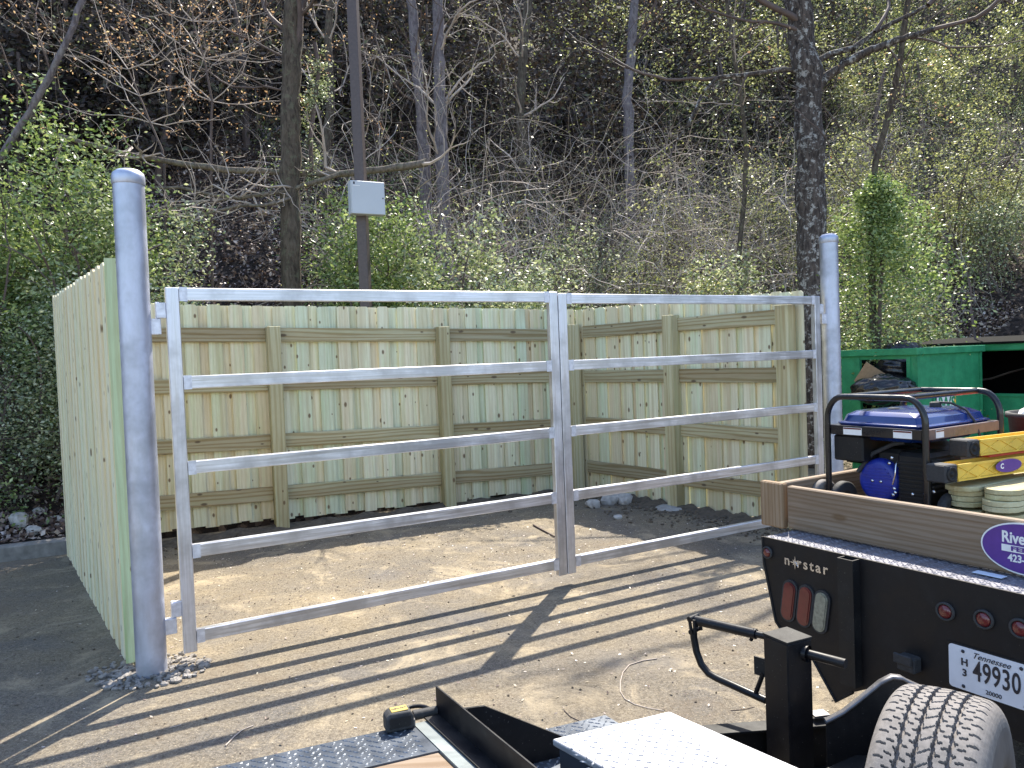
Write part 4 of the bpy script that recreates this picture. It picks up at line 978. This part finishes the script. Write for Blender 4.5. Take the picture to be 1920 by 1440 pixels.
floor_twig([(318, 1366), (340, 1360)], .003, 'tiny straw between the two lowest rail shadows at left')
#@@PART3
# ------------------------------------------------------------ plants: numpy twigs and leaves
def tubes_np(paths, n=3):      # [(pts Nx3, radii N)]
    V = []; F = []; o = 0; ang = np.arange(n)*2*pi/n
    for P_, R_ in paths:
        P_ = np.asarray(P_, float); R_ = np.asarray(R_, float); m_ = len(P_)
        T = np.gradient(P_, axis=0); T /= np.linalg.norm(T, axis=1, keepdims=True)+1e-9
        ref = np.where(np.abs(T[:, 2:3]) > .8, np.array([[1., 0, 0]]), np.array([[0, 0, 1.]]))
        A = np.cross(T, ref); A /= np.linalg.norm(A, axis=1, keepdims=True)+1e-9; B = np.cross(T, A)
        ring = P_[:, None, :]+R_[:, None, None]*(np.cos(ang)[None, :, None]*A[:, None, :]+np.sin(ang)[None, :, None]*B[:, None, :])
        V.append(ring.reshape(-1, 3)); i, j = np.meshgrid(np.arange(m_-1), np.arange(n), indexing='ij')
        a = o+i*n+j; b = o+i*n+(j+1) % n; F.append(np.stack([a, b, b+n, a+n], -1).reshape(-1, 4)); o += m_*n
    return np.concatenate(V), np.concatenate(F)
def leaves_np(C, size, rs, droop=.3, aspect=.5, up=.35):
    n = len(C); d = rs.normal(size=(n, 3)); d[:, 2] = d[:, 2]*.6-droop*.3; d /= np.linalg.norm(d, axis=1, keepdims=True)
    nr = rs.normal(size=(n, 3)); nr[:, 2] += up; s = np.cross(d, nr); s /= np.linalg.norm(s, axis=1, keepdims=True)+1e-9
    L_ = size*rs.uniform(.55, 1.3, (n, 1)); w_ = L_*aspect
    V = np.stack([C, C+d*L_*.45+s*w_*.5, C+d*L_, C+d*L_*.45-s*w_*.5], 1).reshape(-1, 3)
    return V, np.arange(4*n).reshape(n, 4)
def walk(rs, p, d, L_, n, wob=.25, grav=0., up=0.):
    pts = [np.array(p, float)]; d = np.array(d, float); d /= np.linalg.norm(d); st = L_/n
    for i in range(n):
        d = d+rs.normal(size=3)*wob/math.sqrt(n)*1.6; d[2] += (up-grav*(i/n))/n*3; d /= np.linalg.norm(d); pts.append(pts[-1]+d*st)
    return np.array(pts)
def branch(rs, p, d, L_, r_, depth, out, ends, wob=.3, spread=.8, kids=5, grav=0., up=.1, shrink=.6):
    n = max(4, int(L_/.18)) if depth else 5; n = min(n, 14)
    P_ = walk(rs, p, d, L_, n, wob, grav, up); R_ = np.linspace(r_, r_*.35, n+1); out.append((P_, R_))
    if depth == 0: ends.append(P_); return
    for k in range(kids):
        i = rs.randint(max(1, n//4), n+1); t = P_[i]-P_[i-1]; t /= np.linalg.norm(t)
        q = t+rs.normal(size=3)*spread; q /= np.linalg.norm(q)
        branch(rs, P_[i], q, L_*shrink*rs.uniform(.6, 1.2), R_[i]*.6, depth-1, out, ends, wob, spread, max(2, kids-1), grav, up, shrink)
def leaf_part(ends, per, size, rs, mat, name, parent, jit=.06, **k):
    C = []
    for P_ in ends:
        i = rs.randint(1, len(P_), per); f = rs.uniform(0, 1, (per, 1)); C.append(P_[i-1]*(1-f)+P_[i]*f+rs.normal(size=(per, 3))*jit)
    V, F = leaves_np(np.concatenate(C), size, rs, **k); me = arrmesh(name, V, F, 4); return link(name, me, mat, parent)
def trunk_of(pts, rs_, rad0, rad1, n=16, seed=1):
    r = np.random.RandomState(seed); P_ = np.array([list(p) for p in pts]); m_ = 26
    s = np.linspace(0, len(P_)-1, m_); Q = np.stack([np.interp(s, np.arange(len(P_)), P_[:, k]) for k in range(3)], 1)
    Q[1:-1] += r.normal(size=(m_-2, 3))*rad0*.10; R_ = np.linspace(rad0, rad1, m_)*(1+r.uniform(-.07, .07, m_)); R_[0] *= 1.35; R_[1] *= 1.12
    return (Q, R_)
def place(o, base): pass
def woody(name, label, cat, base, trunks, seed, bark, limbs=(), leaf=None, per=8, lsize=.05, group=None, depth=2, kids=4, lwob=.35, twmat=None, grav=.0, jit=.05):
    """tree: base Empty; trunks = [(pts, r0, r1)]; limbs = [(point, dir, length, radius)]"""
    rs = np.random.RandomState(seed); base = Vector(base); t = thing(name, label, cat, base, 0, group); bb = np.array(base)
    tr = [trunk_of(p, 0, a, b_, seed=seed+i) for i, (p, a, b_) in enumerate(trunks)]
    V, F = tubes_np([(Q-bb, R_) for Q, R_ in tr], 14); link('trunk', arrmesh('trunk', V, F, 4, True), bark, t)
    out = []; ends = []
    for (p, d, L_, r_) in limbs:
        lo = []; branch(rs, np.array(p)-bb, d, L_, r_, depth, lo, ends, lwob, .7, kids, grav, .15); out += lo
        V, F = tubes_np(lo, 5); link('limb', arrmesh('limb', V, F, 4, True), twmat or bark, t)
    if out:
        if leaf: leaf_part(ends, per, lsize, rs, leaf, 'leaves', t, jit)
    return t
def shrub(label, base, rx, ry, h, n_st, n_leaf, leaf, lsize, seed, name='shrub', stem='twigd', clump=.16, lean=(0, 0), group=None, top=.5, cat='shrub'):
    """many stems from a patch; leaves in clumps through an uneven volume"""
    rs = np.random.RandomState(seed); t = thing(name, label, cat, base, 0, group); out = []; ends = []
    for i in range(n_st):
        a = rs.uniform(0, 6.28); r_ = math.sqrt(rs.uniform(0, 1)); p = np.array([rx*.6*r_*cos(a), ry*.6*r_*sin(a), 0.])
        p[2] = hz(base[0]+p[0], base[1]+p[1])-base[2]-.03
        d = np.array([cos(a)*r_*.55*rx/h+lean[0], sin(a)*r_*.55*ry/h+lean[1], 1.])
        branch(rs, p, d, h*rs.uniform(.55, 1.05), .012+.006*h, 2 if h > 1.2 else 1, out, ends, .45, .75, 4, .25, .05, .5)
    bad = lambda P_: (np.max(np.hypot(P_[:, 0]/rx, P_[:, 1]/ry)) > 1.25) | (np.max(P_[:, 2]) > h*1.15) | (np.min((base[0]+P_[:, 0]-FOOT.x)*FN.x+(base[1]+P_[:, 1]-FOOT.y)*FN.y) < .08)
    out = [o_ for i_, o_ in enumerate(out) if not bad(o_[0])] or out[:1]; ends = [e_ for e_ in ends if not bad(e_)] or ends[:1]
    V, F = tubes_np(out, 3); link('stems', arrmesh('stems', V, F, 4), M[stem], t)
    E_ = np.concatenate([P_[2:] for P_ in ends]); pk = E_[rs.randint(0, len(E_), max(8, n_leaf//14))]
    C = pk[rs.randint(0, len(pk), n_leaf)]+rs.normal(size=(n_leaf, 3))*clump
    keep = (C[:, 2] > hillz(base[0]+C[:, 0], base[1]+C[:, 1])-base[2]) & ((base[0]+C[:, 0]-FOOT.x)*FN.x+(base[1]+C[:, 1]-FOOT.y)*FN.y > .12); C = C[keep]
    V, F = leaves_np(C, lsize, rs); link('foliage', arrmesh('foliage', V, F, 4), leaf, t); return t
def gp(x, Y):                  # ground point under image column x at depth Y
    p = W(x, 700, Y); return Vector((p.x, p.y, hz(p.x, p.y)))
X3 = lambda v: tuple(v)
# leaf litter: fallen leaves all over the bank
def litter(n, seed, name, label, q0, q1, s0, s1, mat, size):
    rs = np.random.RandomState(seed); A = rs.uniform(s0, s1, n); Q = q0+(q1-q0)*rs.uniform(0, 1, n)**1.3
    X = FOOT.x+FD.x*A+FN.x*Q; Y = FOOT.y+FD.y*A+FN.y*Q; C = np.stack([X, Y, hillz(X, Y)+.012], 1)
    V, F = leaves_np(C, size, rs, 0., .6, 1.2); link(name, arrmesh(name, V, F, 4), mat, label=label, category='leaf litter', kind='stuff')
litter(150000, 1, 'leaf_litter', 'dead brown leaves carpeting the wooded bank', .3, 11, -6, 16, M['dead'], .08)
# ---- trees
def tw(pix, Y, Yt=None):      # points of a trunk traced at depth Y..Yt
    n = len(pix); return [W(x, y, Y+((Yt or Y)-Y)*i/max(1, n-1)) for i, (x, y) in enumerate(pix)]
b0 = gp(549, 10.4); ptsL = [b0-Vector((0, 0, .2))]+tw([(547, 480), (545, 380), (545, 280), (544, 180), (546, 90), (552, 0), (560, -120), (566, -300)], 10.4)
lims = [(X3(W(548, 110, 10.4)), (.5, -.2, .8), 2.2, .05), (X3(W(540, 60, 10.4)), (-.8, .2, .5), 2.2, .035), (X3(W(545, 170, 10.4)), (-1, -.3, .25), 1.8, .018), (X3(W(552, 40, 10.4)), (.6, .3, .9), 2.5, .05), (X3(W(560, -100, 10.4)), (-.4, .1, 1), 2.5, .07), (X3(W(540, 110, 10.4)), (-1, .1, .1), 1.9, .016)]
woody('tree', 'straight mossy-barked tree trunk just left of the pole, behind the back fence', 'tree', b0, [(ptsL, .138, .115)], 5, M['bark_a'], lims, M['bud'], 5, .04, twmat=M['twigd'])
b0 = gp(1528, 11.3); ptsR = [b0-Vector((0, 0, .2))]+tw([(1525, 480), (1521, 380), (1519, 280), (1517, 180), (1508, 90), (1500, 0), (1490, -150), (1485, -330)], 11.3)
b2 = [W(1528, 165, 11.3), W(1550, 145, 11.3), W(1585, 118, 11.2), W(1630, 95, 11.1), W(1660, 84, 11.1), W(1700, 70, 11.), W(1750, 55, 11.)]
b3 = [W(1520, 125, 11.3), W(1548, 105, 11.3), W(1600, 90, 11.3), W(1640, 60, 11.3), W(1680, 40, 11.3), W(1740, 10, 11.3)]
b4 = [W(1515, 135, 11.3), W(1470, 130, 11.3), W(1400, 140, 11.3), W(1345, 145, 11.2), W(1318, 175, 11.2), W(1290, 235, 11.1), W(1265, 270, 11.1)]
lims = [(X3(W(x, y, 11.2)), d, L_, r_) for x, y, d, L_, r_ in ((1750, 55, (1, -.2, .3), 2., .035), (1700, 70, (.8, -.3, -.2), 1.6, .02), (1640, 60, (.6, .2, .7), 2., .03), (1740, 10, (1, 0, .4), 2., .04), (1345, 145, (-1, .1, .2), 2.2, .03),
       (1400, 140, (-.4, .1, -.8), 1.3, .015), (1500, 40, (-1, -.2, .6), 2.6, .05), (1495, 0, (.8, -.3, .8), 2.6, .05), (1505, 60, (-1, .2, .15), 2.2, .03), (1490, -100, (-.8, -.4, .5), 2.6, .05), (1490, -100, (.8, -.4, .3), 2.6, .05), (1660, 84, (.4, -.2, -.6), 1.4, .015), (1265, 270, (-.4, 0, -.7), 1., .012))]
woody('tree', 'thick lichen-spotted tree rising behind the right gate post', 'tree', b0, [(ptsR, .225, .165), (b2, .075, .035), (b3, .05, .025), (b4, .038, .016)], 9, M['bark_b'], lims, M['leaf_y'], 8, .05, depth=3, twmat=M['twigd'], jit=.06)
back = [ # label, column, depth, traced points, radius, bark, limb seed
 ('slim grey trunk far up the bank, first right of the lamp pole', 15.0, [(795, 300), (788, 200), (780, 110), (772, 0), (765, -120)], .12, 'bark_c'),
 ('straight grey trunk far up the bank, second right of the lamp pole', 14.6, [(828, 300), (826, 200), (823, 100), (820, 0), (817, -150)], .13, 'bark_c'),
 ('brown leaning trunk crossing the upper left corner', 8.9, [(-60, 395), (0, 300), (52, 214), (96, 138), (130, 65), (158, -10), (190, -110)], .042, 'bark_c'),
 ('thin forked sapling in the ivy right of the right gate post', 11.6, [(1634, 480), (1632, 370), (1645, 290), (1665, 220), (1685, 130), (1700, 20), (1712, -90)], .055, 'bark_a'),
 ('dark crooked trunk between the centre thicket and the big right tree', 13.2, [(1385, 480), (1395, 380), (1400, 290), (1392, 200), (1380, 120), (1365, 20), (1350, -90)], .045, 'bark_a'),
 ('shaded trunk high on the bank between the two grey ones and the centre', 17.5, [(985, 330), (975, 220), (980, 110), (990, 0), (996, -100)], .12, 'bark_a'),
 ('faint tall trunk high on the bank at top centre', 18.5, [(1180, 300), (1176, 190), (1184, 90), (1192, -10), (1197, -100)], .13, 'bark_c'),
 ('slender brown trunk high on the dark upper left slope', 16.5, [(330, 260), (322, 150), (318, 50), (322, -60)], .11, 'bark_a'),
 ('slender trunk far up the slope right of the mossy tree', 16.0, [(612, 280), (620, 180), (616, 80), (622, -60)], .10, 'bark_a'),
 ('dark trunk far up the slope above the fallen log', 18.0, [(450, 230), (441, 130), (446, 30), (440, -80)], .12, 'bark_a'),
]
for i, (lab, Y, px_, r_, bk) in enumerate(back):
    p0 = W(*px_[0], Y); z0 = hz(p0.x, p0.y); base = Vector((p0.x, p0.y, z0)); pts = tw(px_, Y)
    if pts[0].z > z0: pts = [base-Vector((0, 0, .15))]+pts
    rs = np.random.RandomState(60+i); lims = []
    for k_ in range(7):
        j = rs.randint(1, len(pts)); d = (rs.uniform(-1, 1), rs.uniform(-.6, .3), rs.uniform(.1, .9)); lims.append((X3(pts[j]), d, rs.uniform(1.2, 2.4), r_*.22))
    woody('tree', lab, 'tree', base, [(pts, r_, r_*.7)], 90+i, M[bk], lims, M[['bud', 'leaf_y', 'leaf_y'][i % 3]] if 1 else None, 3, .045, depth=2, twmat=M['twig'] if i in (1, 4, 5, 8, 9) else M['twigd'])
# sapling with orange buds in the upper left
b0 = gp(310, 10.6)
pts = [b0]+tw([(308, 290), (282, 230), (262, 180), (240, 130)], 10.6); pts2 = tw([(395, 260), (398, 190), (383, 110), (362, 40), (358, -60)], 10.6); b1 = gp(395, 10.6)
rs = np.random.RandomState(2); lims = []
for k_ in range(16):
    x = rs.uniform(180, 520); y = rs.uniform(20, 210); lims.append((X3(W(x, y, 10.3+rs.uniform(-.3, .5))), (rs.uniform(-1, 1), rs.uniform(-.4, .2), rs.uniform(-.1, .5)), rs.uniform(.9, 1.8), .014))
lims = [(X3(p), (dx, -.2, dz), L_, .008) for p in pts[2:]+pts2[1:] for dx, dz, L_ in ((-1, .25, 1.6), (1, .3, 1.7), (-.7, .8, 1.3), (.8, -.1, 1.2))]
woody('sapling', 'bare sapling with orange-brown buds left of the mossy tree', 'sapling', b0, [(pts, .016, .009), ([b1]+pts2, .018, .009)], 31, M['twigd'], lims, M['bud'], 7, .042, depth=2, kids=4, twmat=M['twig'], jit=.03)
# fallen log and broken boughs
def logm(label, pix, Y, r0_, r1_, seed, name='fallen_log', cat='log', mat='log', twigs=6):
    rs = np.random.RandomState(seed); P_ = tw(pix, *Y); n = len(P_)*3; s = np.linspace(0, len(P_)-1, n); A = np.array([list(p) for p in P_])
    Q = np.stack([np.interp(s, np.arange(len(P_)), A[:, k]) for k in range(3)], 1)+rs.normal(size=(n, 3))*r0_*.15
    t = thing(name, label, cat, X3(P_[0])); V, F = tubes_np([(Q-A[0], np.linspace(r0_, r1_, n)*(1+rs.uniform(-.1, .1, n)))], 12)
    link('bough', arrmesh('bough', V, F, 4, True), M[mat], t); 
    for k_ in range(twigs):
        i = rs.randint(2, n); out = []; branch(rs, Q[i]-A[0], (rs.uniform(-1, 1), rs.uniform(-.5, .2), rs.uniform(-.4, .8)), rs.uniform(.5, 1.1), r1_*.45, 1, out, [], .4, .8, 4)
        V, F = tubes_np(out, 4); link('side_twig', arrmesh('side_twig', V, F, 4), M['twig'], t)
logm('long pale fallen log slanting across the bank behind the mossy tree', [(75, 245), (160, 268), (240, 290), (330, 305), (420, 318), (520, 323), (620, 328), (700, 320), (760, 312), (800, 305)], (9.9, 10.9), .03, .055, 1)
logm('pale broken bough lying under the fallen log', [(270, 352), (340, 352), (400, 366), (450, 370), (530, 360), (580, 345), (640, 325)], (9.9, 10.5), .018, .034, 2)
logm('short crooked bough below the broken bough', [(300, 400), (340, 386), (380, 378), (395, 382), (430, 372)], (9.8, 10.), .018, .015, 3)
logm('thin forked bough sloping down by the mossy tree', [(330, 420), (380, 402), (450, 385), (500, 385), (545, 372)], (9.8, 10.2), .016, .024, 4)
# ---- lamp pole with box
pp = W(686, 560, 9.75); zg = hz(pp.x, pp.y); pole = thing('lamp_pole', 'brown square steel pole rising behind the back fence out of the picture', 'pole', (pp.x, pp.y, zg), rad(-8))
b = MB(); b.box(-.062, .062, -.062, .062, -.3, 8, bev=.006); b.build('pole_shaft', M['bronze'], pole)
pb = W(690, 371, 9.6); bx_ = thing('utility_box', 'light grey metal utility box fixed to the brown pole', 'box', (pb.x, pb.y, pb.z), rad(27))
b = MB(); b.box(-.215, .215, -.0, .13, -.20, .205, bev=.005); b.build('box_body', M['boxgrey'], bx_)
b = MB(); b.box(-.208, .212, -.018, -.002, -.203, .20, bev=.006); dr = b.build('box_door', M['boxgrey'], bx_)
b = MB(); b.lathe([(.009, 0), (.009, .005), (.0001, .006)], 14, Matrix.Translation((.185, -.0185, 0)) @ Matrix.Rotation(rad(90), 4, 'X')); b.build('lock', M['steelgrey'], dr)
b = MB(); b.box(-.185, -.165, -.0195, -.0185, .155, .185); b.build('warning_mark', M['ink'], dr); b = MB(); b.box(-.19, -.10, -.0195, -.0185, .137, .145); b.build('name_strip', M['white'], dr)
# ---- shrubs
SH = [ # label, column, depth, rx, ry, h, stems, leaves, leaf, size
 ('big loose green shrub filling the left edge behind the fence', 60, 9.3, 1.32, .8, -190, 34, 32400, 'leaf_s', 0.063),
 ('pale-leaved privet mass behind the left wooden fence and the near post', 200, 9.2, 0.99, .7, -290, 28, 27000, 'leaf_p', 0.055),
 ('lower dense green shrub just above the kerb at the left edge', 10, 8.5, 0.88, .5, -560, 16, 10800, 'leaf_p', 0.046),
 ('upright leafy shrub reaching above the left fence at far left', 120, 9.9, 1.21, .6, -170, 18, 13500, 'leaf_s', 0.075),
 ('dark green shrub between the near pipe post and the mossy tree', 350, 9.3, 0.88, .5, -455, 16, 9450, 'leaf_p', 0.046),
 ('bright green shrub at the foot of the brown pole', 735, 10.9, 0.70, .5, -320, 20, 14850, 'leaf_s', 0.067),
 ('low green shrub peeping over the fence just right of the mossy tree', 610, 10.1, 0.55, .4, -475, 12, 6075, 'leaf_d', 0.052),
 ('rounded light green bush over the centre of the back fence', 900, 10.6, 1.10, .6, -425, 26, 24300, 'leaf_p', 0.067),
 ('smaller bush right of the rounded centre bush', 1030, 11.3, 0.77, .5, -440, 16, 12150, 'leaf_p', 0.056),
 ('bushy yellow-green shrub above the right fence, left of the thick tree', 1400, 11.6, 0.99, .6, -455, 18, 12150, 'leaf_p', 0.059),
 ('taller yellow-green shrub behind the top rail left of the thick tree', 1300, 12.6, 0.99, .7, -430, 16, 8775, 'leaf_y', 0.059),
 ('green shrub covering the slope right of the right gate post', 1740, 12.0, 1.21, .7, -390, 22, 17550, 'leaf_p', 0.067),
 ('dark shrub behind the green dumpster', 1830, 12.6, 1.21, .7, -500, 18, 12150, 'leaf_d', 0.057),
 ('leafy bush at the foot of the right gate post, touching the fence end', 1600, 11.4, 0.55, .4, -400, 12, 8775, 'leaf_d', 0.063),
 ('sparse shrub on the far right slope above the second dumpster', 1910, 13.0, 1.21, .7, -430, 18, 10800, 'leaf_p', 0.070),
 ('airy green shrub mid-slope above the centre bush', 940, 13.2, .9, .6, 1.7, 14, 4200, 'leaf_s', .045),
 ('airy green shrub mid-slope left of the brown pole top', 690, 12.8, .7, .6, 1.5, 12, 3500, 'leaf_d', .05),
 ('wide yellow-green shrub mid-slope left of the thick tree', 1250, 14.5, 1.4, .8, 2.1, 18, 7000, 'leaf_y', .045),
 ('wide pale shrub mid-slope above the centre of the right gate leaf', 1130, 14.5, 1.2, .8, 1.9, 16, 6000, 'leaf_p', .045),
 ('bright yellow-green thicket on the slope right of the thick tree', 1640, 14.2, 1.2, .8, 2.6, 20, 10000, 'leaf_y', .05),
 ('high yellow-green growth at the upper right corner', 1800, 16.5, 1.9, 1., 3.4, 24, 12000, 'leaf_y', .06),
 ('yellow-green growth high on the slope directly right of the thick tree', 1600, 17.5, 1.6, 1., 3., 20, 9000, 'leaf_y', 0.073),
 ('pale shrubs high on the slope at the right edge', 1930, 15.5, 1.3, .9, 2.6, 16, 7000, 'leaf_p', .055),
 ('thin green shrub high on the slope, upper centre right', 1380, 17.5, 1.8, 1., 2.8, 18, 6500, 'leaf_y', .05),
]
for i, (lab, x, Y, rx, ry, h, ns, nl, lf, ls) in enumerate(SH):   # a negative h is the row where the shrub tops out
    g_ = gp(x, Y); h = h if h > 0 else max(.8, (W(x, -h, Y).z-g_.z)*.92); shrub(lab, X3(g_), rx, ry, h, ns, int(nl*1.0), M[lf], ls, 200+i)
# ivy columns
def ivy(label, pts, r_, n, seed, leaf='leaf_d', ls=.055):
    rs = np.random.RandomState(seed); A = np.array([list(p) for p in pts]); t = thing('ivy', label, 'ivy', X3(A[0])); s = rs.uniform(0, len(A)-1, n)
    C = np.stack([np.interp(s, np.arange(len(A)), A[:, k]) for k in range(3)], 1)-A[0]; rr = np.interp(s, np.arange(len(A)), r_)
    k = max(12, n//55); j = rs.randint(0, n, k); pk = C[j]+(lambda e: e/np.linalg.norm(e, axis=1, keepdims=True))(rs.normal(size=(k, 3)))*rr[j][:, None]*rs.uniform(.35, 1.2, (k, 1))
    i = rs.randint(0, k, n); C = pk[i]+rs.normal(size=(n, 3))*np.maximum(.05, rr[j][i][:, None]*.22)
    V, F = leaves_np(C, ls, rs); link('foliage', arrmesh('foliage', V, F, 4), M[leaf], t)
    V, F = tubes_np([(A-A[0], np.full(len(A), .03))], 6); link('stems', arrmesh('stems', V, F, 4), M['twigd'], t)
ivy('column of bright green ivy climbing the forked sapling right of the right post', [gp(1640, 11.5)]+tw([(1650, 560), (1655, 470), (1652, 400), (1648, 350)], 11.5), [1.0, .9, .68, .38, .14], 20000, 1, 'leaf_s', .06)
ivy('ivy clump on the right side of the mossy tree', tw([(585, 330), (582, 260), (590, 190), (598, 130), (590, 80)], 10.5), [.05, .08, .14, .2, .08], 1500, 2, 'leaf_p', .04)
# ---- arching dead stems: the tangled thicket of the middle and the right
def thicket(n, seed, name, label, s0, s1, q0, q1, hmax, mat, leaf=None, lp=3, ls=.035, rr_=.007, depth=1):
    rs = np.random.RandomState(seed); out = []; ends = []
    for i in range(n):
        A = rs.uniform(s0, s1); Q = rs.uniform(q0, q1); x = FOOT.x+FD.x*A+FN.x*Q; y = FOOT.y+FD.y*A+FN.y*Q; z = hz(x, y)
        L_ = rs.uniform(.8, hmax); a = rs.uniform(0, 6.28); d = (cos(a)*rs.uniform(.2, .9), sin(a)*.4, 1.)
        branch(rs, (x, y, z), d, L_, rr_*rs.uniform(.7, 1.5), depth, out, ends, .55, .9, 4, rs.uniform(0, .9), 0., .55)
    ok = lambda P_: np.min((P_[:, 0]-FOOT.x)*FN.x+(P_[:, 1]-FOOT.y)*FN.y) > .35
    out = [o_ for o_ in out if ok(o_[0])]; ends = [e_ for e_ in ends if ok(e_)]
    V, F = tubes_np(out, 3); link(name, arrmesh(name, V, F, 4), M[mat], label=label, category='thicket', kind='stuff')
    if leaf:
        C = np.concatenate([P_[rs.randint(1, len(P_), lp)]+rs.normal(size=(lp, 3))*.03 for P_ in ends]); V, F = leaves_np(C, ls, rs)
        link(name+'_leaves', arrmesh(name+'_leaves', V, F, 4), M[leaf], label='small new leaves on the '+label, category='leaves', kind='stuff')
thicket(420, 1, 'thicket', 'tangled pale arching stems over the middle of the bank', 4.0, 13, 2.4, 8.5, 3.0, 'twigd', 'leaf_y', 2, .04, .006)
thicket(550, 2, 'brushwood', 'tangle of brown twigs over the right of the bank', 8.5, 21, 2.8, 9.5, 3.2, 'twigd', 'leaf_y', 4, .045, .006)
thicket(260, 7, 'pale_brushwood', 'pale dead stems over the right of the bank', 9, 21, 2.8, 10, 3.6, 'twig', 'leaf_p', 2, .045, .006)
thicket(330, 3, 'underbrush', 'brown twiggy undergrowth on the left of the bank', -6, 7, .8, 8, 1.6, 'twigd', 'bud', 1, .035, .006)
thicket(750, 4, 'far_brush', 'mixed brush high on the bank', 4, 30, 8, 20, 4.2, 'twigd', 'leaf_p', 2, .06, .010)
thicket(230, 9, 'arching_stems', 'long pale arching stems in front of the middle thicket', 3.5, 12, 2.0, 6, 5.2, 'twig', 'leaf_y', 2, .045, .012, 2)
thicket(150, 12, 'arching_brush', 'long pale arching stems over the right slope', 10, 19, 1.4, 6, 5.0, 'twig', 'leaf_y', 3, .045, .011, 2)
thicket(380, 6, 'low_brush', 'pale dead stalks along the foot of the bank', 2, 17, .5, 2.4, 1.1, 'twig', 'leaf_s', 2, .04, .0045)
# dark evergreen growth high on the bank
def wood(label, name, n, s0, s1, q0, q1, h, per, leaf, ls, seed):
    rs = np.random.RandomState(seed); C = []; out = []; e = []
    for i in range(n):
        A = rs.uniform(s0, s1); Q = rs.uniform(q0, q1); x = FOOT.x+FD.x*A+FN.x*Q; y = FOOT.y+FD.y*A+FN.y*Q; z = hz(x, y); hh = h*rs.uniform(.6, 1.2)
        k = max(6, per//40); c = np.array([x, y, z+hh*.5])+rs.normal(size=(k, 3))*np.array([hh*.22, hh*.22, hh*.26]); C.append(c[rs.randint(0, k, per)]+rs.normal(size=(per, 3))*hh*.05)
        out.append((walk(rs, (x, y, z-.2), (0, 0, 1), hh, 8, .1), np.linspace(.09, .03, 9)))
    C = np.concatenate(C); C = C[C[:, 2] > hillz(C[:, 0], C[:, 1])]; V, F = leaves_np(C, ls, rs); link(name, arrmesh(name, V, F, 4), M[leaf], label=label, category='wood', kind='stuff')
    V, F = tubes_np(out, 6); link(name+'_stems', arrmesh(name+'_stems', V, F, 4), M['twigd'], label='stems under the '+label, category='wood', kind='stuff')
wood('dark evergreen wood high on the left of the bank', 'dark_wood', 150, -10, 21, 8, 16, 3.6, 2400, 'leaf_e', .14, 5)
wood('dark wood along the top of the bank', 'far_wood', 120, -16, 40, 14, 34, 6, 1500, 'leaf_e', .26, 6)
wood('sunlit yellow-green wood high on the right of the bank', 'light_wood', 60, 15, 34, 7.5, 18, 4, 1600, 'leaf_y', .09, 7)
wood('yellow-green saplings on the slope behind the dumpsters', 'sapling_wood', 34, 19, 34, 2.5, 9, 3.2, 1500, 'leaf_y', .08, 8)
def cover(n, seed, s0, s1, q0, q1, hh, leaf, ls, name, label):      # loose low greenery following the slope in patches
    rs = np.random.RandomState(seed); k = max(10, n//60); A = rs.uniform(s0, s1, k); Q = q0+(q1-q0)*rs.uniform(0, 1, k)**1.2; i = rs.randint(0, k, n)
    a = A[i]+rs.normal(size=n)*.15; q = Q[i]+rs.normal(size=n)*.13; X = FOOT.x+FD.x*a+FN.x*q; Y = FOOT.y+FD.y*a+FN.y*q
    C = np.stack([X, Y, hillz(X, Y)+.03+hh*rs.uniform(0, 1, n)*(.3+rs.uniform(0, 1, k)[i])], 1); V, F = leaves_np(C, ls, rs)
    link(name, arrmesh(name, V, F, 4), M[leaf], label=label, category='ground cover', kind='stuff')
cover(32000, 1, 3.5, 24, .6, 9, .7, 'leaf_p', .05, 'ground_cover', 'loose pale green ground cover over the bank')
cover(26000, 2, 8, 26, 1, 12, 1.1, 'leaf_y', .05, 'spring_growth', 'yellow-green new growth over the right of the bank')
cover(22000, 3, -8, 5, .6, 4, .6, 'leaf_s', .05, 'green_cover', 'green ground cover on the left of the bank')
cover(36000, 4, 3, 24, 2, 12, 1.0, 'leaf_d', .055, 'dark_ivy_cover', 'dark ivy patches over the bank')

# little dry leaves and chips blown over the yard
def yard_bits(n, seed, mat, size, name, label):
    rs = np.random.RandomState(seed); k = n//2
    a = rs.uniform(0, 1, k); b_ = rs.uniform(0, 1, k)
    P1 = np.stack([CLB.x+(CRB.x-CLB.x)*a+(RF0.x-CRB.x)*b_, CLB.y+(CRB.y-CLB.y)*a+(RF0.y-CRB.y)*b_, np.full(k, .004)], 1)
    P2 = np.stack([rs.uniform(-4, 4.5, n-k), rs.uniform(2.2, 8, n-k), np.full(n-k, .004)], 1)
    V, F = leaves_np(np.concatenate([P1, P2]), size, rs, 0., .55, 5); V[:, 2] = np.clip(V[:, 2], .002, .012)
    link(name, arrmesh(name, V, F, 4), mat, label=label, category='leaf litter', kind='stuff')
yard_bits(3600, 5, M['dead'], .022, 'leaf_crumbs', 'tiny dry leaf crumbs scattered over the yard')
yard_bits(1500, 6, M['paleleaf'], .018, 'straw_chips', 'pale straw chips scattered over the yard')
